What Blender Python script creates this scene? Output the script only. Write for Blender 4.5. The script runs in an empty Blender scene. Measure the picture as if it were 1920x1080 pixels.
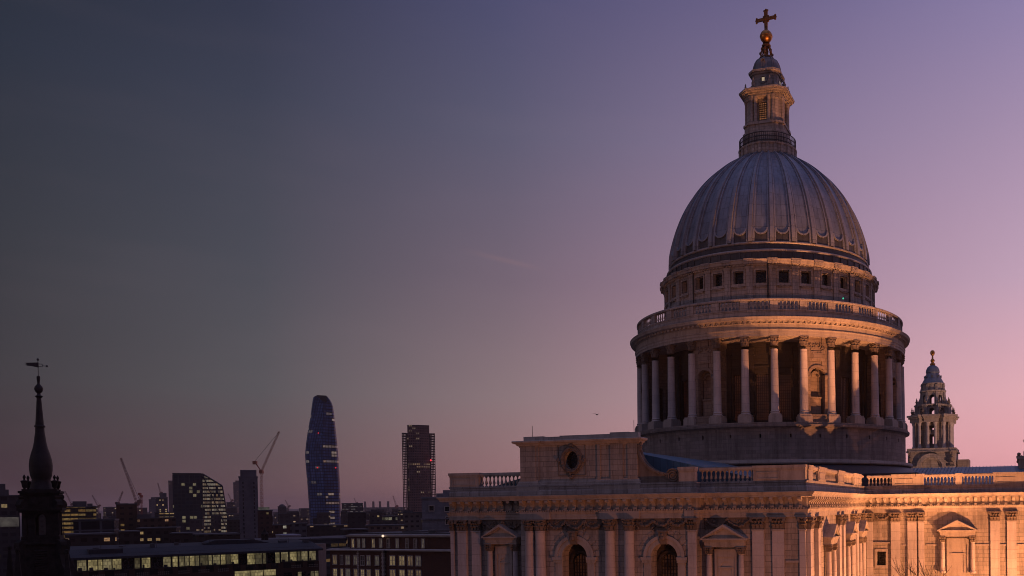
import bpy, bmesh, math, random
from math import sin, cos, pi, radians, sqrt, atan2, hypot, floor
from mathutils import Matrix, Vector
SC = bpy.context.scene
COL = SC.collection
random.seed(7)

# ------------------------------------------------------------------ camera
EYE = 31.0
FPX, PX, PY, ROLL, PITCH = 1665.0, 1458.0, 979.0, 0.013, -0.0184
cd = bpy.data.cameras.new('camera'); cam = bpy.data.objects.new('camera', cd); COL.objects.link(cam)
cd.sensor_width = 36; cd.lens = FPX / 1920 * 36
cd.shift_x = -(PX - 960) / 1920; cd.shift_y = (PY - 540) / 1920
cd.clip_start = 1; cd.clip_end = 40000
_c, _s = cos(PITCH), sin(PITCH)
fwd = Vector((0, _c, _s)); up0 = Vector((0, -_s, _c)); rx = Vector((1, 0, 0))
R_ = rx * cos(ROLL) - up0 * sin(ROLL); U_ = rx * sin(ROLL) + up0 * cos(ROLL)
M = Matrix((R_, U_, -fwd)).transposed().to_4x4(); M.translation = Vector((0, 0, EYE))
cam.matrix_world = M
SC.camera = cam

def ray(px, py):
    a = (px - PX) / FPX; b = (PY - py) / FPX
    u = a * cos(ROLL) + b * sin(ROLL); v = -a * sin(ROLL) + b * cos(ROLL)
    d = Vector((u, _c - v * _s, _s + v * _c))
    return d / d.y
def at(px, py, Y):
    d = ray(px, py) * Y
    return Vector((d.x, d.y, d.z + EYE))

# ------------------------------------------------------------------ world: dusk sky
def lin(c):
    return tuple(((v / 255) / 12.92 if v / 255 <= .04045 else ((v / 255 + .055) / 1.055) ** 2.4) for v in c)
SKY = [  # azimuth in degrees, colours at elevations 0, 1.6, 6.8, 13.8, 22, 30
    (-41, [(66, 48, 52), (68, 51, 55), (66, 63, 67), (57, 59, 67), (45, 51, 65), (34, 40, 52)]),
    (-30, [(98, 70, 74), (100, 78, 81), (90, 87, 91), (76, 77, 87), (61, 65, 82), (45, 50, 72)]),
    (-16.6, [(154, 108, 109), (156, 115, 116), (142, 121, 125), (117, 102, 116), (93, 91, 114), (74, 75, 110)]),
    (0, [(230, 158, 161), (224, 161, 164), (195, 153, 161), (165, 133, 153), (137, 121, 151), (107, 99, 137)]),
    (15.5, [(250, 172, 174), (246, 172, 177), (231, 176, 185), (194, 162, 184), (165, 143, 173), (132, 122, 165)]),
    (60, [(255, 190, 170), (255, 185, 175), (230, 170, 182), (190, 150, 172), (150, 124, 156), (118, 100, 144)]),
    (150, [(52, 43, 48), (54, 45, 51), (60, 52, 63), (66, 59, 75), (73, 68, 92), (80, 77, 106)])]
W = bpy.data.worlds.new('World'); SC.world = W; W.use_nodes = True
nt = W.node_tree; nt.nodes.clear()
def N(t, ty, **kw):
    n = t.nodes.new(ty)
    for k, v in kw.items(): setattr(n, k, v)
    return n
def math_(t, op, a, b=None, c=None):
    n = N(t, 'ShaderNodeMath', operation=op)
    for i, x in enumerate((a, b, c)):
        if x is None: continue
        if isinstance(x, (int, float)): n.inputs[i].default_value = x
        else: t.links.new(x, n.inputs[i])
    return n.outputs[0]
def mixc(t, fac, a, b, mode='MIX'):
    n = N(t, 'ShaderNodeMix', data_type='RGBA', blend_type=mode)
    for i, x in ((0, fac), (6, a), (7, b)):
        if isinstance(x, (int, float)): n.inputs[i].default_value = x
        elif isinstance(x, tuple): n.inputs[i].default_value = (*x[:3], 1)
        else: t.links.new(x, n.inputs[i])
    return n.outputs[2]
tc = N(nt, 'ShaderNodeTexCoord'); sp = N(nt, 'ShaderNodeSeparateXYZ'); nt.links.new(tc.outputs['Generated'], sp.inputs[0])
az = math_(nt, 'MULTIPLY', math_(nt, 'ARCTAN2', sp.outputs[0], sp.outputs[1]), 180 / pi)
az = math_(nt, 'WRAP', az, 270, -90)     # -90 .. 270
el = math_(nt, 'MULTIPLY', math_(nt, 'ARCSINE', sp.outputs[2]), 180 / pi / 30)
cur = None
for i, (a, cols) in enumerate(SKY):
    r = N(nt, 'ShaderNodeValToRGB'); e = r.color_ramp.elements
    ps = (0, 1.6 / 30, 6.8 / 30, 13.8 / 30, 22 / 30, 1.0)
    e[0].position = 0; e[1].position = 1
    for p in ps[1:-1]: e.new(p)
    for k in range(6): e[k].color = (*lin(cols[k]), 1)
    r.color_ramp.interpolation = 'EASE' if False else 'LINEAR'
    nt.links.new(el, r.inputs[0])
    if cur is None: cur = r.outputs[0]
    else:
        mr = N(nt, 'ShaderNodeMapRange'); mr.inputs[1].default_value = SKY[i - 1][0]; mr.inputs[2].default_value = a
        nt.links.new(az, mr.inputs[0])
        cur = mixc(nt, mr.outputs[0], cur, r.outputs[0])
# behind the viewer on the other side the ring of colours closes again
mr = N(nt, 'ShaderNodeMapRange'); mr.inputs[1].default_value = 200; mr.inputs[2].default_value = 268; nt.links.new(az, mr.inputs[0])
cur = mixc(nt, mr.outputs[0], cur, lin((58, 54, 72)))
mr2 = N(nt, 'ShaderNodeMapRange'); mr2.inputs[1].default_value = -41; mr2.inputs[2].default_value = -88; nt.links.new(az, mr2.inputs[0])
cur = mixc(nt, mr2.outputs[0], cur, lin((58, 54, 72)))
# the clearer blue overhead
mr3 = N(nt, 'ShaderNodeMapRange'); mr3.inputs[1].default_value = 1.05; mr3.inputs[2].default_value = 2.6; nt.links.new(el, mr3.inputs[0])
cur = mixc(nt, mr3.outputs[0], cur, lin((126, 130, 180)))
# faint high cirrus
mp = N(nt, 'ShaderNodeMapping'); mp.inputs['Scale'].default_value = (3, 3, 16); mp.inputs['Rotation'].default_value = (.25, .3, 0)
nt.links.new(tc.outputs['Generated'], mp.inputs[0])
nz = N(nt, 'ShaderNodeTexNoise'); nz.inputs['Scale'].default_value = 1.6; nz.inputs['Detail'].default_value = 6; nt.links.new(mp.outputs[0], nz.inputs[0])
cf = N(nt, 'ShaderNodeMapRange'); cf.inputs[1].default_value = .5; cf.inputs[2].default_value = .8; cf.inputs[4].default_value = .022
nt.links.new(nz.outputs[0], cf.inputs[0])
cur = mixc(nt, cf.outputs[0], cur, (.45, .30, .33))
# one thin streak of lit cirrus
s1, s2 = ray(870, 470).normalized(), ray(1020, 507).normalized()
sn = s1.cross(s2).normalized(); sa = (s2 - s1).normalized(); sl = (s2 - s1).length
def dotv(v):
    n = N(nt, 'ShaderNodeVectorMath', operation='DOT_PRODUCT'); nt.links.new(tc.outputs['Generated'], n.inputs[0]); n.inputs[1].default_value = v; return n.outputs['Value']
wob = math_(nt, 'MULTIPLY', math_(nt, 'SUBTRACT', nz.outputs[0], .5), .006)
off_ = math_(nt, 'ABSOLUTE', math_(nt, 'ADD', dotv(sn), wob))
def mrange(x, a, b, c, d):
    n = N(nt, 'ShaderNodeMapRange'); n.interpolation_type = 'SMOOTHSTEP'
    for i, v in enumerate((a, b, c, d)): n.inputs[i + 1].default_value = v
    nt.links.new(x, n.inputs[0]); return n.outputs[0]
al = math_(nt, 'SUBTRACT', dotv(sa), s1.dot(sa))
mk = math_(nt, 'MULTIPLY', mrange(off_, .0, .0045, 1, 0), math_(nt, 'MULTIPLY', mrange(al, -.01, sl * .5, 0, 1), mrange(al, sl * .6, sl * 1.1, 1, 0)))
cur = mixc(nt, math_(nt, 'MULTIPLY', mk, .11), cur, (.42, .22, .2))
bg = N(nt, 'ShaderNodeBackground'); bg.inputs[1].default_value = 1.0; nt.links.new(cur, bg.inputs[0])
wo = N(nt, 'ShaderNodeOutputWorld'); nt.links.new(bg.outputs[0], wo.inputs[0])

# ------------------------------------------------------------------ lights: last glow, the floodlights in the street and an added fill spot
sd = bpy.data.lights.new('sun', 'SUN'); sd.energy = .12; sd.angle = radians(8); sd.color = (1, .62, .55)
so = bpy.data.objects.new('sun', sd); COL.objects.link(so); so.rotation_euler = (radians(86), 0, radians(-62))
def flood(name, loc, aim, power, color, size=70, rad=.5, blend=.6):
    l = bpy.data.lights.new(name, 'SPOT'); l.energy = power; l.color = color; l.spot_size = radians(size); l.spot_blend = blend; l.shadow_soft_size = rad
    o = bpy.data.objects.new(name, l); COL.objects.link(o); o.location = loc
    o.rotation_euler = (Vector(aim) - Vector(loc)).to_track_quat('-Z', 'Y').to_euler()
    return o
WARM = (1, .35, .13)
wl = bpy.data.lights.new('floodlight_wall', 'POINT'); wl.energy = 135000; wl.color = WARM; wl.shadow_soft_size = .4
wo_ = bpy.data.objects.new('floodlight_wall', wl); COL.objects.link(wo_); wo_.location = (37, 88, 6)
flood('floodlight_drum', (27, 85, 4), (27 - .27 * 50, 85 + .53 * 50, 4 + .82 * 50), 190000, WARM, 37, .4, 1)
flood('floodlight_front', (14, 52, 2), (-3, 90, 34), 27000, (1, .32, .14), 85, .3)
flood('floodlight_rooftop', (-2, 20, 25), (-2, 119, 60), 52000, (1, .38, .22), 24, .4, 1)  # unseen spot added to fill the left of the drum
flood('floodlight_towers', (70, 165, 8), (38, 217, 50), 120000, (1, .5, .33), 60, .5)
SC.view_settings.view_transform = 'Standard'; SC.view_settings.look = 'None'
SC.view_settings.exposure = 0; SC.view_settings.gamma = 1
SC.render.engine = 'CYCLES'
SC.cycles.max_bounces = 5; SC.cycles.diffuse_bounces = 3; SC.cycles.use_denoising = True; SC.cycles.filter_width = 1.0
SC.cycles.sample_clamp_indirect = 2

# ------------------------------------------------------------------ mesh builder
class MB:
    def __init__(s, T=None): s.V = []; s.F = []; s.U = []; s.T = T
    def add(s, vs, fs, uv=None):
        b = len(s.V)
        T = s.T
        s.V += [T(*v) for v in vs] if T else [tuple(v) for v in vs]
        for f in fs:
            s.F.append([b + i for i in f])
            if uv is not None: s.U.append([uv[i] for i in f]); continue
            nx = ny = nz = 0.0
            for k in range(len(f)):
                p = vs[f[k]]; q = vs[f[(k + 1) % len(f)]]
                nx += (p[1] - q[1]) * (p[2] + q[2]); ny += (p[2] - q[2]) * (p[0] + q[0]); nz += (p[0] - q[0]) * (p[1] + q[1])
            l = sqrt(nx * nx + ny * ny + nz * nz) or 1
            if abs(nz) / l > .75: s.U.append([(vs[i][0], vs[i][1]) for i in f])
            else:
                h = hypot(nx, ny) or 1
                if abs(ny) > abs(nx) : tx, ty = abs(ny) / h, -nx / h * (1 if ny > 0 else -1)
                else: tx, ty = -ny / h * (1 if nx > 0 else -1), abs(nx) / h
                s.U.append([(vs[i][0] * tx + vs[i][1] * ty, vs[i][2]) for i in f])
    def box(s, x0, x1, y0, y1, z0, z1, n=1):
        n = max(1, int(n)); vs = []
        for i in range(n + 1):
            x = x0 + (x1 - x0) * i / n
            vs += [(x, y0, z0), (x, y1, z0), (x, y1, z1), (x, y0, z1)]
        fs = [(0, 1, 2, 3), (4 * n + 3, 4 * n + 2, 4 * n + 1, 4 * n)]
        for i in range(n):
            a = 4 * i
            for k in range(4): fs.append((a + k, a + 4 + k, a + 4 + (k + 1) % 4, a + (k + 1) % 4))
        s.add(vs, fs)
    def prism(s, poly, y0, y1):          # poly in (x, z), extruded in y
        n = len(poly)
        vs = [(x, y0, z) for x, z in poly] + [(x, y1, z) for x, z in poly]
        s.add(vs, [list(range(n)), list(range(2 * n - 1, n - 1, -1))] + [(i, (i + 1) % n, n + (i + 1) % n, n + i) for i in range(n)])
    def hprism(s, poly, z0, z1):         # poly in (x, y), extruded in z
        n = len(poly)
        vs = [(x, y, z0) for x, y in poly] + [(x, y, z1) for x, y in poly]
        s.add(vs, [list(range(n)), list(range(2 * n - 1, n - 1, -1))] + [(i, (i + 1) % n, n + (i + 1) % n, n + i) for i in range(n)])
    def lathe(s, prof, n=24, c=(0, 0), a0=0, a1=2 * pi, mod=None):
        full = abs(a1 - a0 - 2 * pi) < 1e-6
        vs = []; uv = []; m = n + 1
        rm = max(p[0] for p in prof)
        for j in range(m):
            a = a0 + (a1 - a0) * j / n
            for r, z in prof:
                vs.append((c[0] + r * sin(a), c[1] - r * cos(a), z)); uv.append((a * rm, z))
        k = len(prof); fs = []
        for j in range(n):
            for i in range(k - 1):
                fs.append((j * k + i, (j + 1) * k + i, (j + 1) * k + i + 1, j * k + i + 1))
        s.add(vs, fs, uv)
    def tube(s, p, q, r0, r1=None, n=6):
        r1 = r0 if r1 is None else r1
        p = Vector(p); q = Vector(q); d = (q - p)
        if d.length < 1e-6: return
        d.normalize(); a = d.orthogonal().normalized(); b = d.cross(a)
        vs = []
        for P, r in ((p, r0), (q, r1)):
            for i in range(n):
                t = 2 * pi * i / n
                vs.append(tuple(P + a * (r * cos(t)) + b * (r * sin(t))))
        s.add(vs, [(i, (i + 1) % n, n + (i + 1) % n, n + i) for i in range(n)] + [list(range(n - 1, -1, -1)), list(range(n, 2 * n))])
    def blob(s, c, r, sx=1, sy=1, sz=1):
        vs = []; n = 6
        vs.append((c[0], c[1], c[2] - r * sz))
        for z in (-.5, .5):
            for i in range(n):
                t = 2 * pi * i / n
                vs.append((c[0] + r * .87 * cos(t) * sx, c[1] + r * .87 * sin(t) * sy, c[2] + r * z * sz))
        vs.append((c[0], c[1], c[2] + r * sz))
        fs = []
        for i in range(n):
            j = (i + 1) % n
            fs += [(0, 1 + j, 1 + i), (1 + i, 1 + j, 7 + j, 7 + i), (13, 7 + i, 7 + j)]
        s.add(vs, fs)
    def sweep(s, path, prof, closed=False):   # path (x,y); outward is to the right of the direction of travel; prof (out, z)
        n = len(path); k = len(prof); vs = []; uv = []; L = 0
        for i, p in enumerate(path):
            p = Vector(p)
            a = Vector(path[i - 1]) if (i or closed) else None
            b = Vector(path[(i + 1) % n]) if (i < n - 1 or closed) else None
            d1 = (p - a).normalized() if a is not None else None
            d2 = (b - p).normalized() if b is not None else None
            if i and a is not None: L += (p - a).length
            if d1 is None: d1 = d2
            if d2 is None: d2 = d1
            n1 = Vector((d1.y, -d1.x)); n2 = Vector((d2.y, -d2.x))
            m = (n1 + n2); m = m / max(.3, m.dot(n1))
            for o, z in prof:
                vs.append((p.x + m.x * o, p.y + m.y * o, z)); uv.append((L, z + o))
        fs = []
        for i in range(n if closed else n - 1):
            j = (i + 1) % n
            for q in range(k):
                fs.append((i * k + q, j * k + q, j * k + (q + 1) % k, i * k + (q + 1) % k))
        if not closed: fs += [list(range(k)), list(range(n * k - 1, (n - 1) * k - 1, -1))]
        s.add(vs, fs, uv)
    # ------- wall with openings (frame coordinates: x along, y outward, z up)
    def wall(s, s0, s1, z0, z1, y0, y1, ops=(), ds=None):
        nn = lambda a, b: max(1, round((b - a) / ds)) if ds else 1
        x = s0
        for (sc, w, zb, zs, arch) in sorted(ops):
            a, b = sc - w / 2, sc + w / 2
            if a > x: s.box(x, a, y0, y1, z0, z1, nn(x, a))
            if zb > z0: s.box(a, b, y0, y1, z0, zb, nn(a, b))
            if arch:
                m = 14
                for i in range(m):
                    t0, t1 = pi - pi * i / m, pi - pi * (i + 1) / m
                    xa, za, xb, zb2 = sc + w / 2 * cos(t0), zs + w / 2 * sin(t0), sc + w / 2 * cos(t1), zs + w / 2 * sin(t1)
                    s.prism([(xa, za), (xb, zb2), (xb, z1), (xa, z1)], y0, y1)
            elif zs < z1: s.box(a, b, y0, y1, zs, z1, nn(a, b))
            x = b
        if s1 > x: s.box(x, s1, y0, y1, z0, z1, nn(x, s1))
    def arc(s, sc, zc, r0, r1, y0, y1, a0=0, a1=pi, m=18, sq=1.0):
        for i in range(m):
            t0, t1 = a0 + (a1 - a0) * i / m, a0 + (a1 - a0) * (i + 1) / m
            s.prism([(sc + r0 * cos(t0), zc + r0 * sq * sin(t0)), (sc + r1 * cos(t0), zc + r1 * sq * sin(t0)),
                     (sc + r1 * cos(t1), zc + r1 * sq * sin(t1)), (sc + r0 * cos(t1), zc + r0 * sq * sin(t1))], y0, y1)
    def baluster(s, x, y, z0, z1, r=.13, n=8):
        h = z1 - z0
        q = [(.95, 0), (.95, .07), (.6, .1), (.55, .16), (1.0, .3), (.95, .4), (.5, .62), (.42, .8), (.6, .84), (.6, .9), (.9, .93), (.9, 1)]
        s.lathe([(r * a, z0 + h * b) for a, b in q], n, (x, y))
    def build(s, name, mat, parent=None, smooth=30):
        me = bpy.data.meshes.new(name); me.from_pydata(s.V, [], s.F)
        ul = me.uv_layers.new(name='UVMap')
        flat = [c for f in s.U for p in f for c in p]
        ul.data.foreach_set('uv', flat)
        b = bmesh.new(); b.from_mesh(me)
        bmesh.ops.remove_doubles(b, verts=b.verts, dist=1e-4)
        bmesh.ops.recalc_face_normals(b, faces=b.faces); b.to_mesh(me); b.free()
        if smooth:
            me.shade_smooth(); me.set_sharp_from_angle(angle=radians(smooth))
        me.materials.append(mat)
        o = bpy.data.objects.new(name, me); COL.objects.link(o)
        if parent: o.parent = parent
        return o

def frame(o, ds, dn):                    # planar frame: x along ds, y outward dn
    return lambda x, y, z: (o[0] + ds[0] * x + dn[0] * y, o[1] + ds[1] * x + dn[1] * y, z)
def polar(R, a0=0, c=(0, 0)):            # cylinder frame; R number or function of z
    def T(x, y, z):
        r = R(z) if callable(R) else R
        t = a0 + x / r if not callable(R) else a0 + x / max(r, .5)
        return (c[0] + (r + y) * sin(t), c[1] - (r + y) * cos(t), z)
    return T
def thing(name, label, cat, loc=(0, 0, 0), rz=0, group=None):
    o = bpy.data.objects.new(name, None); COL.objects.link(o); o.location = loc; o.rotation_euler = (0, 0, rz)
    o['label'] = label; o['category'] = cat
    if group: o['group'] = group
    return o
def tag(o, label, cat, group=None):
    o['label'] = label; o['category'] = cat
    if group: o['group'] = group
    return o
def dup(o, parent, loc=None, rz=None):
    c = o.copy(); COL.objects.link(c); c.parent = parent
    if loc is not None: c.location = loc
    if rz is not None: c.rotation_euler = (0, 0, rz)
    for ch in o.children: dup(ch, c)
    return c
# ------------------------------------------------------------------ materials
def newmat(name):
    m = bpy.data.materials.new(name); m.use_nodes = True
    t = m.node_tree; return m, t, t.nodes['Principled BSDF']
def noise(t, vec, scale, detail=5, rough=.6):
    n = N(t, 'ShaderNodeTexNoise'); n.inputs['Scale'].default_value = scale; n.inputs['Detail'].default_value = detail; n.inputs['Roughness'].default_value = rough
    if vec is not None: t.links.new(vec, n.inputs['Vector'])
    return n.outputs[0]
def rng(t, x, a, b, c=0, d=1):
    n = N(t, 'ShaderNodeMapRange'); n.inputs[1].default_value = a; n.inputs[2].default_value = b; n.inputs[3].default_value = c; n.inputs[4].default_value = d
    t.links.new(x, n.inputs[0]); return n.outputs[0]
def mapv(t, vec, scale):
    n = N(t, 'ShaderNodeMapping'); n.inputs['Scale'].default_value = scale; t.links.new(vec, n.inputs[0]); return n.outputs[0]
def stone(name, base, bw=1.1, bh=.5, joint=.65, stain=.55, rough=.85, soot_shade=(.04, .034, .03), var=.2, jw=.026, bump=.5):
    m, t, b = newmat(name)
    tc = N(t, 'ShaderNodeTexCoord'); uv = tc.outputs['UV']; ob = tc.outputs['Object']
    geo = N(t, 'ShaderNodeNewGeometry')
    col = base
    br = None
    if bw:
        br = N(t, 'ShaderNodeTexBrick'); t.links.new(uv, br.inputs['Vector'])
        br.inputs['Scale'].default_value = 1; br.inputs['Brick Width'].default_value = bw; br.inputs['Row Height'].default_value = bh
        br.inputs['Mortar Size'].default_value = jw; br.inputs['Mortar Smooth'].default_value = .3
        br.inputs['Color1'].default_value = (*[c * (1 + var) for c in base], 1); br.inputs['Color2'].default_value = (*[c * (1 - var) for c in base], 1)
        br.inputs['Mortar'].default_value = (*[c * (1 - joint) for c in base], 1)
        col = br.outputs['Color']
    pos = geo.outputs['Position']
    n1 = noise(t, mapv(t, pos, (.35, .35, .35)), 1, 6, .65)
    c1 = mixc(t, rng(t, n1, .35, .7, 0, .6), col, tuple(c * .55 for c in base))
    n2 = noise(t, mapv(t, pos, (1.6, 1.6, .12)), 1, 5, .7)          # rain streaks
    c2 = mixc(t, rng(t, n2, .46, .74, 0, stain), c1, soot_shade)
    n3 = noise(t, pos, 6, 3, .6)
    c3 = mixc(t, rng(t, n3, .3, .7, 0, .18), c2, tuple(min(1, c * 1.35) for c in base))
    t.links.new(c3, b.inputs['Base Color']); b.inputs['Roughness'].default_value = rough
    bp = N(t, 'ShaderNodeBump'); bp.inputs['Strength'].default_value = bump; bp.inputs['Distance'].default_value = .03
    h = math_(t, 'MULTIPLY', noise(t, pos, 3.5, 4, .7), .6)
    if br: h = math_(t, 'SUBTRACT', h, math_(t, 'MULTIPLY', br.outputs['Fac'], 1.0))
    t.links.new(h, bp.inputs['Height']); t.links.new(bp.outputs[0], b.inputs['Normal'])
    return m
def plain(name, base, rough=.6, metal=0, var=.25, ns=2.0, spec=.5):
    m, t, b = newmat(name)
    geo = N(t, 'ShaderNodeNewGeometry')
    n1 = noise(t, geo.outputs['Position'], ns, 5, .65)
    c = mixc(t, rng(t, n1, .3, .7, 0, 1), tuple(x * (1 - var) for x in base), tuple(min(1, x * (1 + var)) for x in base))
    t.links.new(c, b.inputs['Base Color']); b.inputs['Roughness'].default_value = rough; b.inputs['Metallic'].default_value = metal
    b.inputs['Specular IOR Level'].default_value = spec
    return m
def lead(name, base=(.16, .18, .21), pw=.75, ph=1.7, rough=.5):
    m, t, b = newmat(name)
    tc = N(t, 'ShaderNodeTexCoord'); geo = N(t, 'ShaderNodeNewGeometry'); pos = geo.outputs['Position']
    br = N(t, 'ShaderNodeTexBrick'); t.links.new(tc.outputs['UV'], br.inputs['Vector']); br.inputs['Scale'].default_value = 1; br.offset = 0
    br.inputs['Brick Width'].default_value = pw; br.inputs['Row Height'].default_value = ph; br.inputs['Mortar Size'].default_value = .035
    br.inputs['Color1'].default_value = (*[c * 1.18 for c in base], 1); br.inputs['Color2'].default_value = (*[c * .82 for c in base], 1)
    br.inputs['Mortar'].default_value = (*[c * .5 for c in base], 1)
    n2 = noise(t, mapv(t, pos, (1.8, 1.8, .15)), 1, 5, .7)
    c = mixc(t, rng(t, n2, .35, .7, 0, .6), br.outputs['Color'], tuple(c * 1.7 for c in base))
    n1 = noise(t, mapv(t, pos, (.5, .5, .5)), 1, 5, .7)
    c = mixc(t, rng(t, n1, .5, .8, 0, .55), c, tuple(c * .5 for c in base))
    t.links.new(c, b.inputs['Base Color']); b.inputs['Roughness'].default_value = rough
    b.inputs['Metallic'].default_value = .25
    bp = N(t, 'ShaderNodeBump'); bp.inputs['Strength'].default_value = .5; bp.inputs['Distance'].default_value = .04
    h = math_(t, 'SUBTRACT', math_(t, 'MULTIPLY', noise(t, pos, 1.6, 4, .6), .35), br.outputs['Fac'])
    t.links.new(h, bp.inputs['Height']); t.links.new(bp.outputs[0], b.inputs['Normal'])
    return m
def facade(name, wall, glass, cw, ch, mx, my, frac, lit, power, seed=0, rowfrac=0, rough=.25, groupx=1, wallrough=.8, voff=0, streak=0):
    """windows of a far building: cells of cw x ch metres, lit at random"""
    m, t, b = newmat(name)
    tc = N(t, 'ShaderNodeTexCoord'); s = N(t, 'ShaderNodeSeparateXYZ'); t.links.new(tc.outputs['UV'], s.inputs[0])
    u = math_(t, 'DIVIDE', math_(t, 'ADD', s.outputs[0], 500.13), cw); v = math_(t, 'DIVIDE', math_(t, 'ADD', s.outputs[1], voff), ch)
    cu, cv = math_(t, 'FLOOR', u), math_(t, 'FLOOR', v); fu, fv = math_(t, 'FRACT', u), math_(t, 'FRACT', v)
    inx = math_(t, 'MULTIPLY', math_(t, 'GREATER_THAN', fu, mx), math_(t, 'LESS_THAN', fu, 1 - mx))
    iny = math_(t, 'MULTIPLY', math_(t, 'GREATER_THAN', fv, my), math_(t, 'LESS_THAN', fv, 1 - my))
    win = math_(t, 'MULTIPLY', inx, iny)
    cx = N(t, 'ShaderNodeCombineXYZ')
    t.links.new(math_(t, 'FLOOR', math_(t, 'DIVIDE', cu, groupx)) if groupx > 1 else cu, cx.inputs[0]); t.links.new(cv, cx.inputs[1]); cx.inputs[2].default_value = seed
    wn = N(t, 'ShaderNodeTexWhiteNoise', noise_dimensions='3D'); t.links.new(cx.outputs[0], wn.inputs[0])
    on = math_(t, 'LESS_THAN', wn.outputs['Value'], frac)
    if rowfrac:
        rn = N(t, 'ShaderNodeTexWhiteNoise', noise_dimensions='2D'); c2 = N(t, 'ShaderNodeCombineXYZ')
        t.links.new(cv, c2.inputs[0]); c2.inputs[1].default_value = seed + .5; t.links.new(c2.outputs[0], rn.inputs[0])
        row = math_(t, 'MULTIPLY', math_(t, 'LESS_THAN', rn.outputs['Value'], rowfrac), math_(t, 'LESS_THAN', wn.outputs['Value'], .72))
        on = math_(t, 'MAXIMUM', on, row)
    br = N(t, 'ShaderNodeSeparateColor'); t.links.new(wn.outputs['Color'], br.inputs[0])
    mp = mapv(t, tc.outputs['UV'], (3.1 / cw, 4.3 / ch, 1))
    inter = rng(t, noise(t, mp, 1, 3, .6), .3, .7, .35, 1.3)
    e = math_(t, 'MULTIPLY', math_(t, 'MULTIPLY', win, on), math_(t, 'MULTIPLY', rng(t, br.outputs[1], 0, 1, .25, 1.15), inter))
    e = math_(t, 'MULTIPLY', e, power)
    n1 = noise(t, mapv(t, tc.outputs['Object'], (.15, .15, .15)), 1, 4)
    wcol = mixc(t, rng(t, n1, .3, .7), tuple(c * .75 for c in wall), tuple(c * 1.25 for c in wall))
    gcol = mixc(t, br.outputs[2], tuple(c * .7 for c in glass), tuple(c * 1.3 for c in glass))
    if streak:    # drawn-out upright reflections painted into the glass colour
        gcol = mixc(t, math_(t, 'MULTIPLY', rng(t, noise(t, mapv(t, tc.outputs['UV'], (.16, .018, 1)), 1, 4, .7), .35, .65), streak), gcol, tuple(c * .35 for c in glass))
    t.links.new(mixc(t, win, wcol, gcol), b.inputs['Base Color'])
    t.links.new(math_(t, 'SUBTRACT', wallrough, math_(t, 'MULTIPLY', win, wallrough - rough)), b.inputs['Roughness'])
    lc = mixc(t, br.outputs[0], lit, (lit[0], lit[1] * .72, lit[2] * .5))
    b.inputs['Specular IOR Level'].default_value = .15
    t.links.new(lc, b.inputs['Emission Color']); t.links.new(e, b.inputs['Emission Strength'])
    return m
def glow(name, col, power, var=.5, ns=1.2, room=False):
    m, t, b = newmat(name)
    geo = N(t, 'ShaderNodeNewGeometry'); n1 = noise(t, geo.outputs['Position'], ns, 4, .7)
    if room:      # furnished rooms seen through the glass: posts, blinds and shelves
        tc = N(t, 'ShaderNodeTexCoord'); br = N(t, 'ShaderNodeTexBrick'); t.links.new(tc.outputs['UV'], br.inputs['Vector']); br.inputs['Scale'].default_value = 1
        br.inputs['Brick Width'].default_value = .62; br.inputs['Row Height'].default_value = .83; br.inputs['Mortar Size'].default_value = .05; br.inputs['Color1'].default_value = (.72, .72, .72, 1); br.inputs['Color2'].default_value = (.38, .38, .38, 1); br.inputs['Mortar'].default_value = (.25, .25, .25, 1)
        n1 = math_(t, 'ADD', math_(t, 'MULTIPLY', n1, .5), math_(t, 'MULTIPLY', br.outputs['Color'], .5))
    b.inputs['Base Color'].default_value = (.05, .05, .05, 1); b.inputs['Roughness'].default_value = .3
    t.links.new(mixc(t, rng(t, n1, .3, .7), tuple(c * .6 for c in col), col), b.inputs['Emission Color'])
    t.links.new(math_(t, 'MULTIPLY', rng(t, n1, .3, .68, 1 - var, 1 + var), power), b.inputs['Emission Strength'])
    return m
M = {}
M['ashlar'] = stone('portland_ashlar', (.37, .33, .285), 1.25, .52, stain=.75)
M['smooth'] = stone('portland_smooth', (.41, .365, .32), 0, 0, stain=.6)
M['column'] = stone('portland_column', (.52, .48, .46), 60, 1.15, joint=.4, stain=.4, var=.08)
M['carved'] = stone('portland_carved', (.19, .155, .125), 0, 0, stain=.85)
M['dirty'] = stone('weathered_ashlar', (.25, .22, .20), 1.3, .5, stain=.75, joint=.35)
M['gallery'] = stone('weathered_gallery_stone', (.36, .33, .31), 1.6, .5, stain=.7)
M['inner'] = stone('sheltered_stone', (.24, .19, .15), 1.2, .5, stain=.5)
M['frieze'] = stone('grimy_frieze_stone', (.16, .13, .105), 0, 0, stain=.8)  # darker stone backing behind the carved festoons
M['sooted'] = stone('sooted_stone', (.05, .041, .034), 1.2, .5, stain=.6)  # near-black stone: deep shade of the recesses put into its colour
M['lantern'] = stone('lantern_stone', (.42, .39, .36), 1.0, .45, stain=.8)
M['lead'] = lead('dome_lead', (.15, .18, .23), .7472, 1.7); M['rib_lead'] = lead('rib_lead', (.19, .21, .25), 9, 1.7); M['roof_lead'] = lead('roof_lead', (.06, .14, .21), .7, 30, .5)  # rib lead is lighter: the rib highlights are put into its colour
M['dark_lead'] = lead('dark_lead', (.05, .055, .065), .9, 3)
M['gold'] = plain('gilding', (.42, .20, .06), .38, .9, .5, 4)
M['old_gold'] = plain('dull_gilding', (.22, .105, .04), .45, .8, .5, 4)  # same gilding in a darker tone, for the cross and its pedestal
M['iron'] = plain('dark_iron', (.02, .02, .022), .6)
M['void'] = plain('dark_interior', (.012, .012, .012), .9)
M['darkglass'] = plain('dark_window_glass', (.012, .013, .016), .15, 0, .5, 3)
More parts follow.
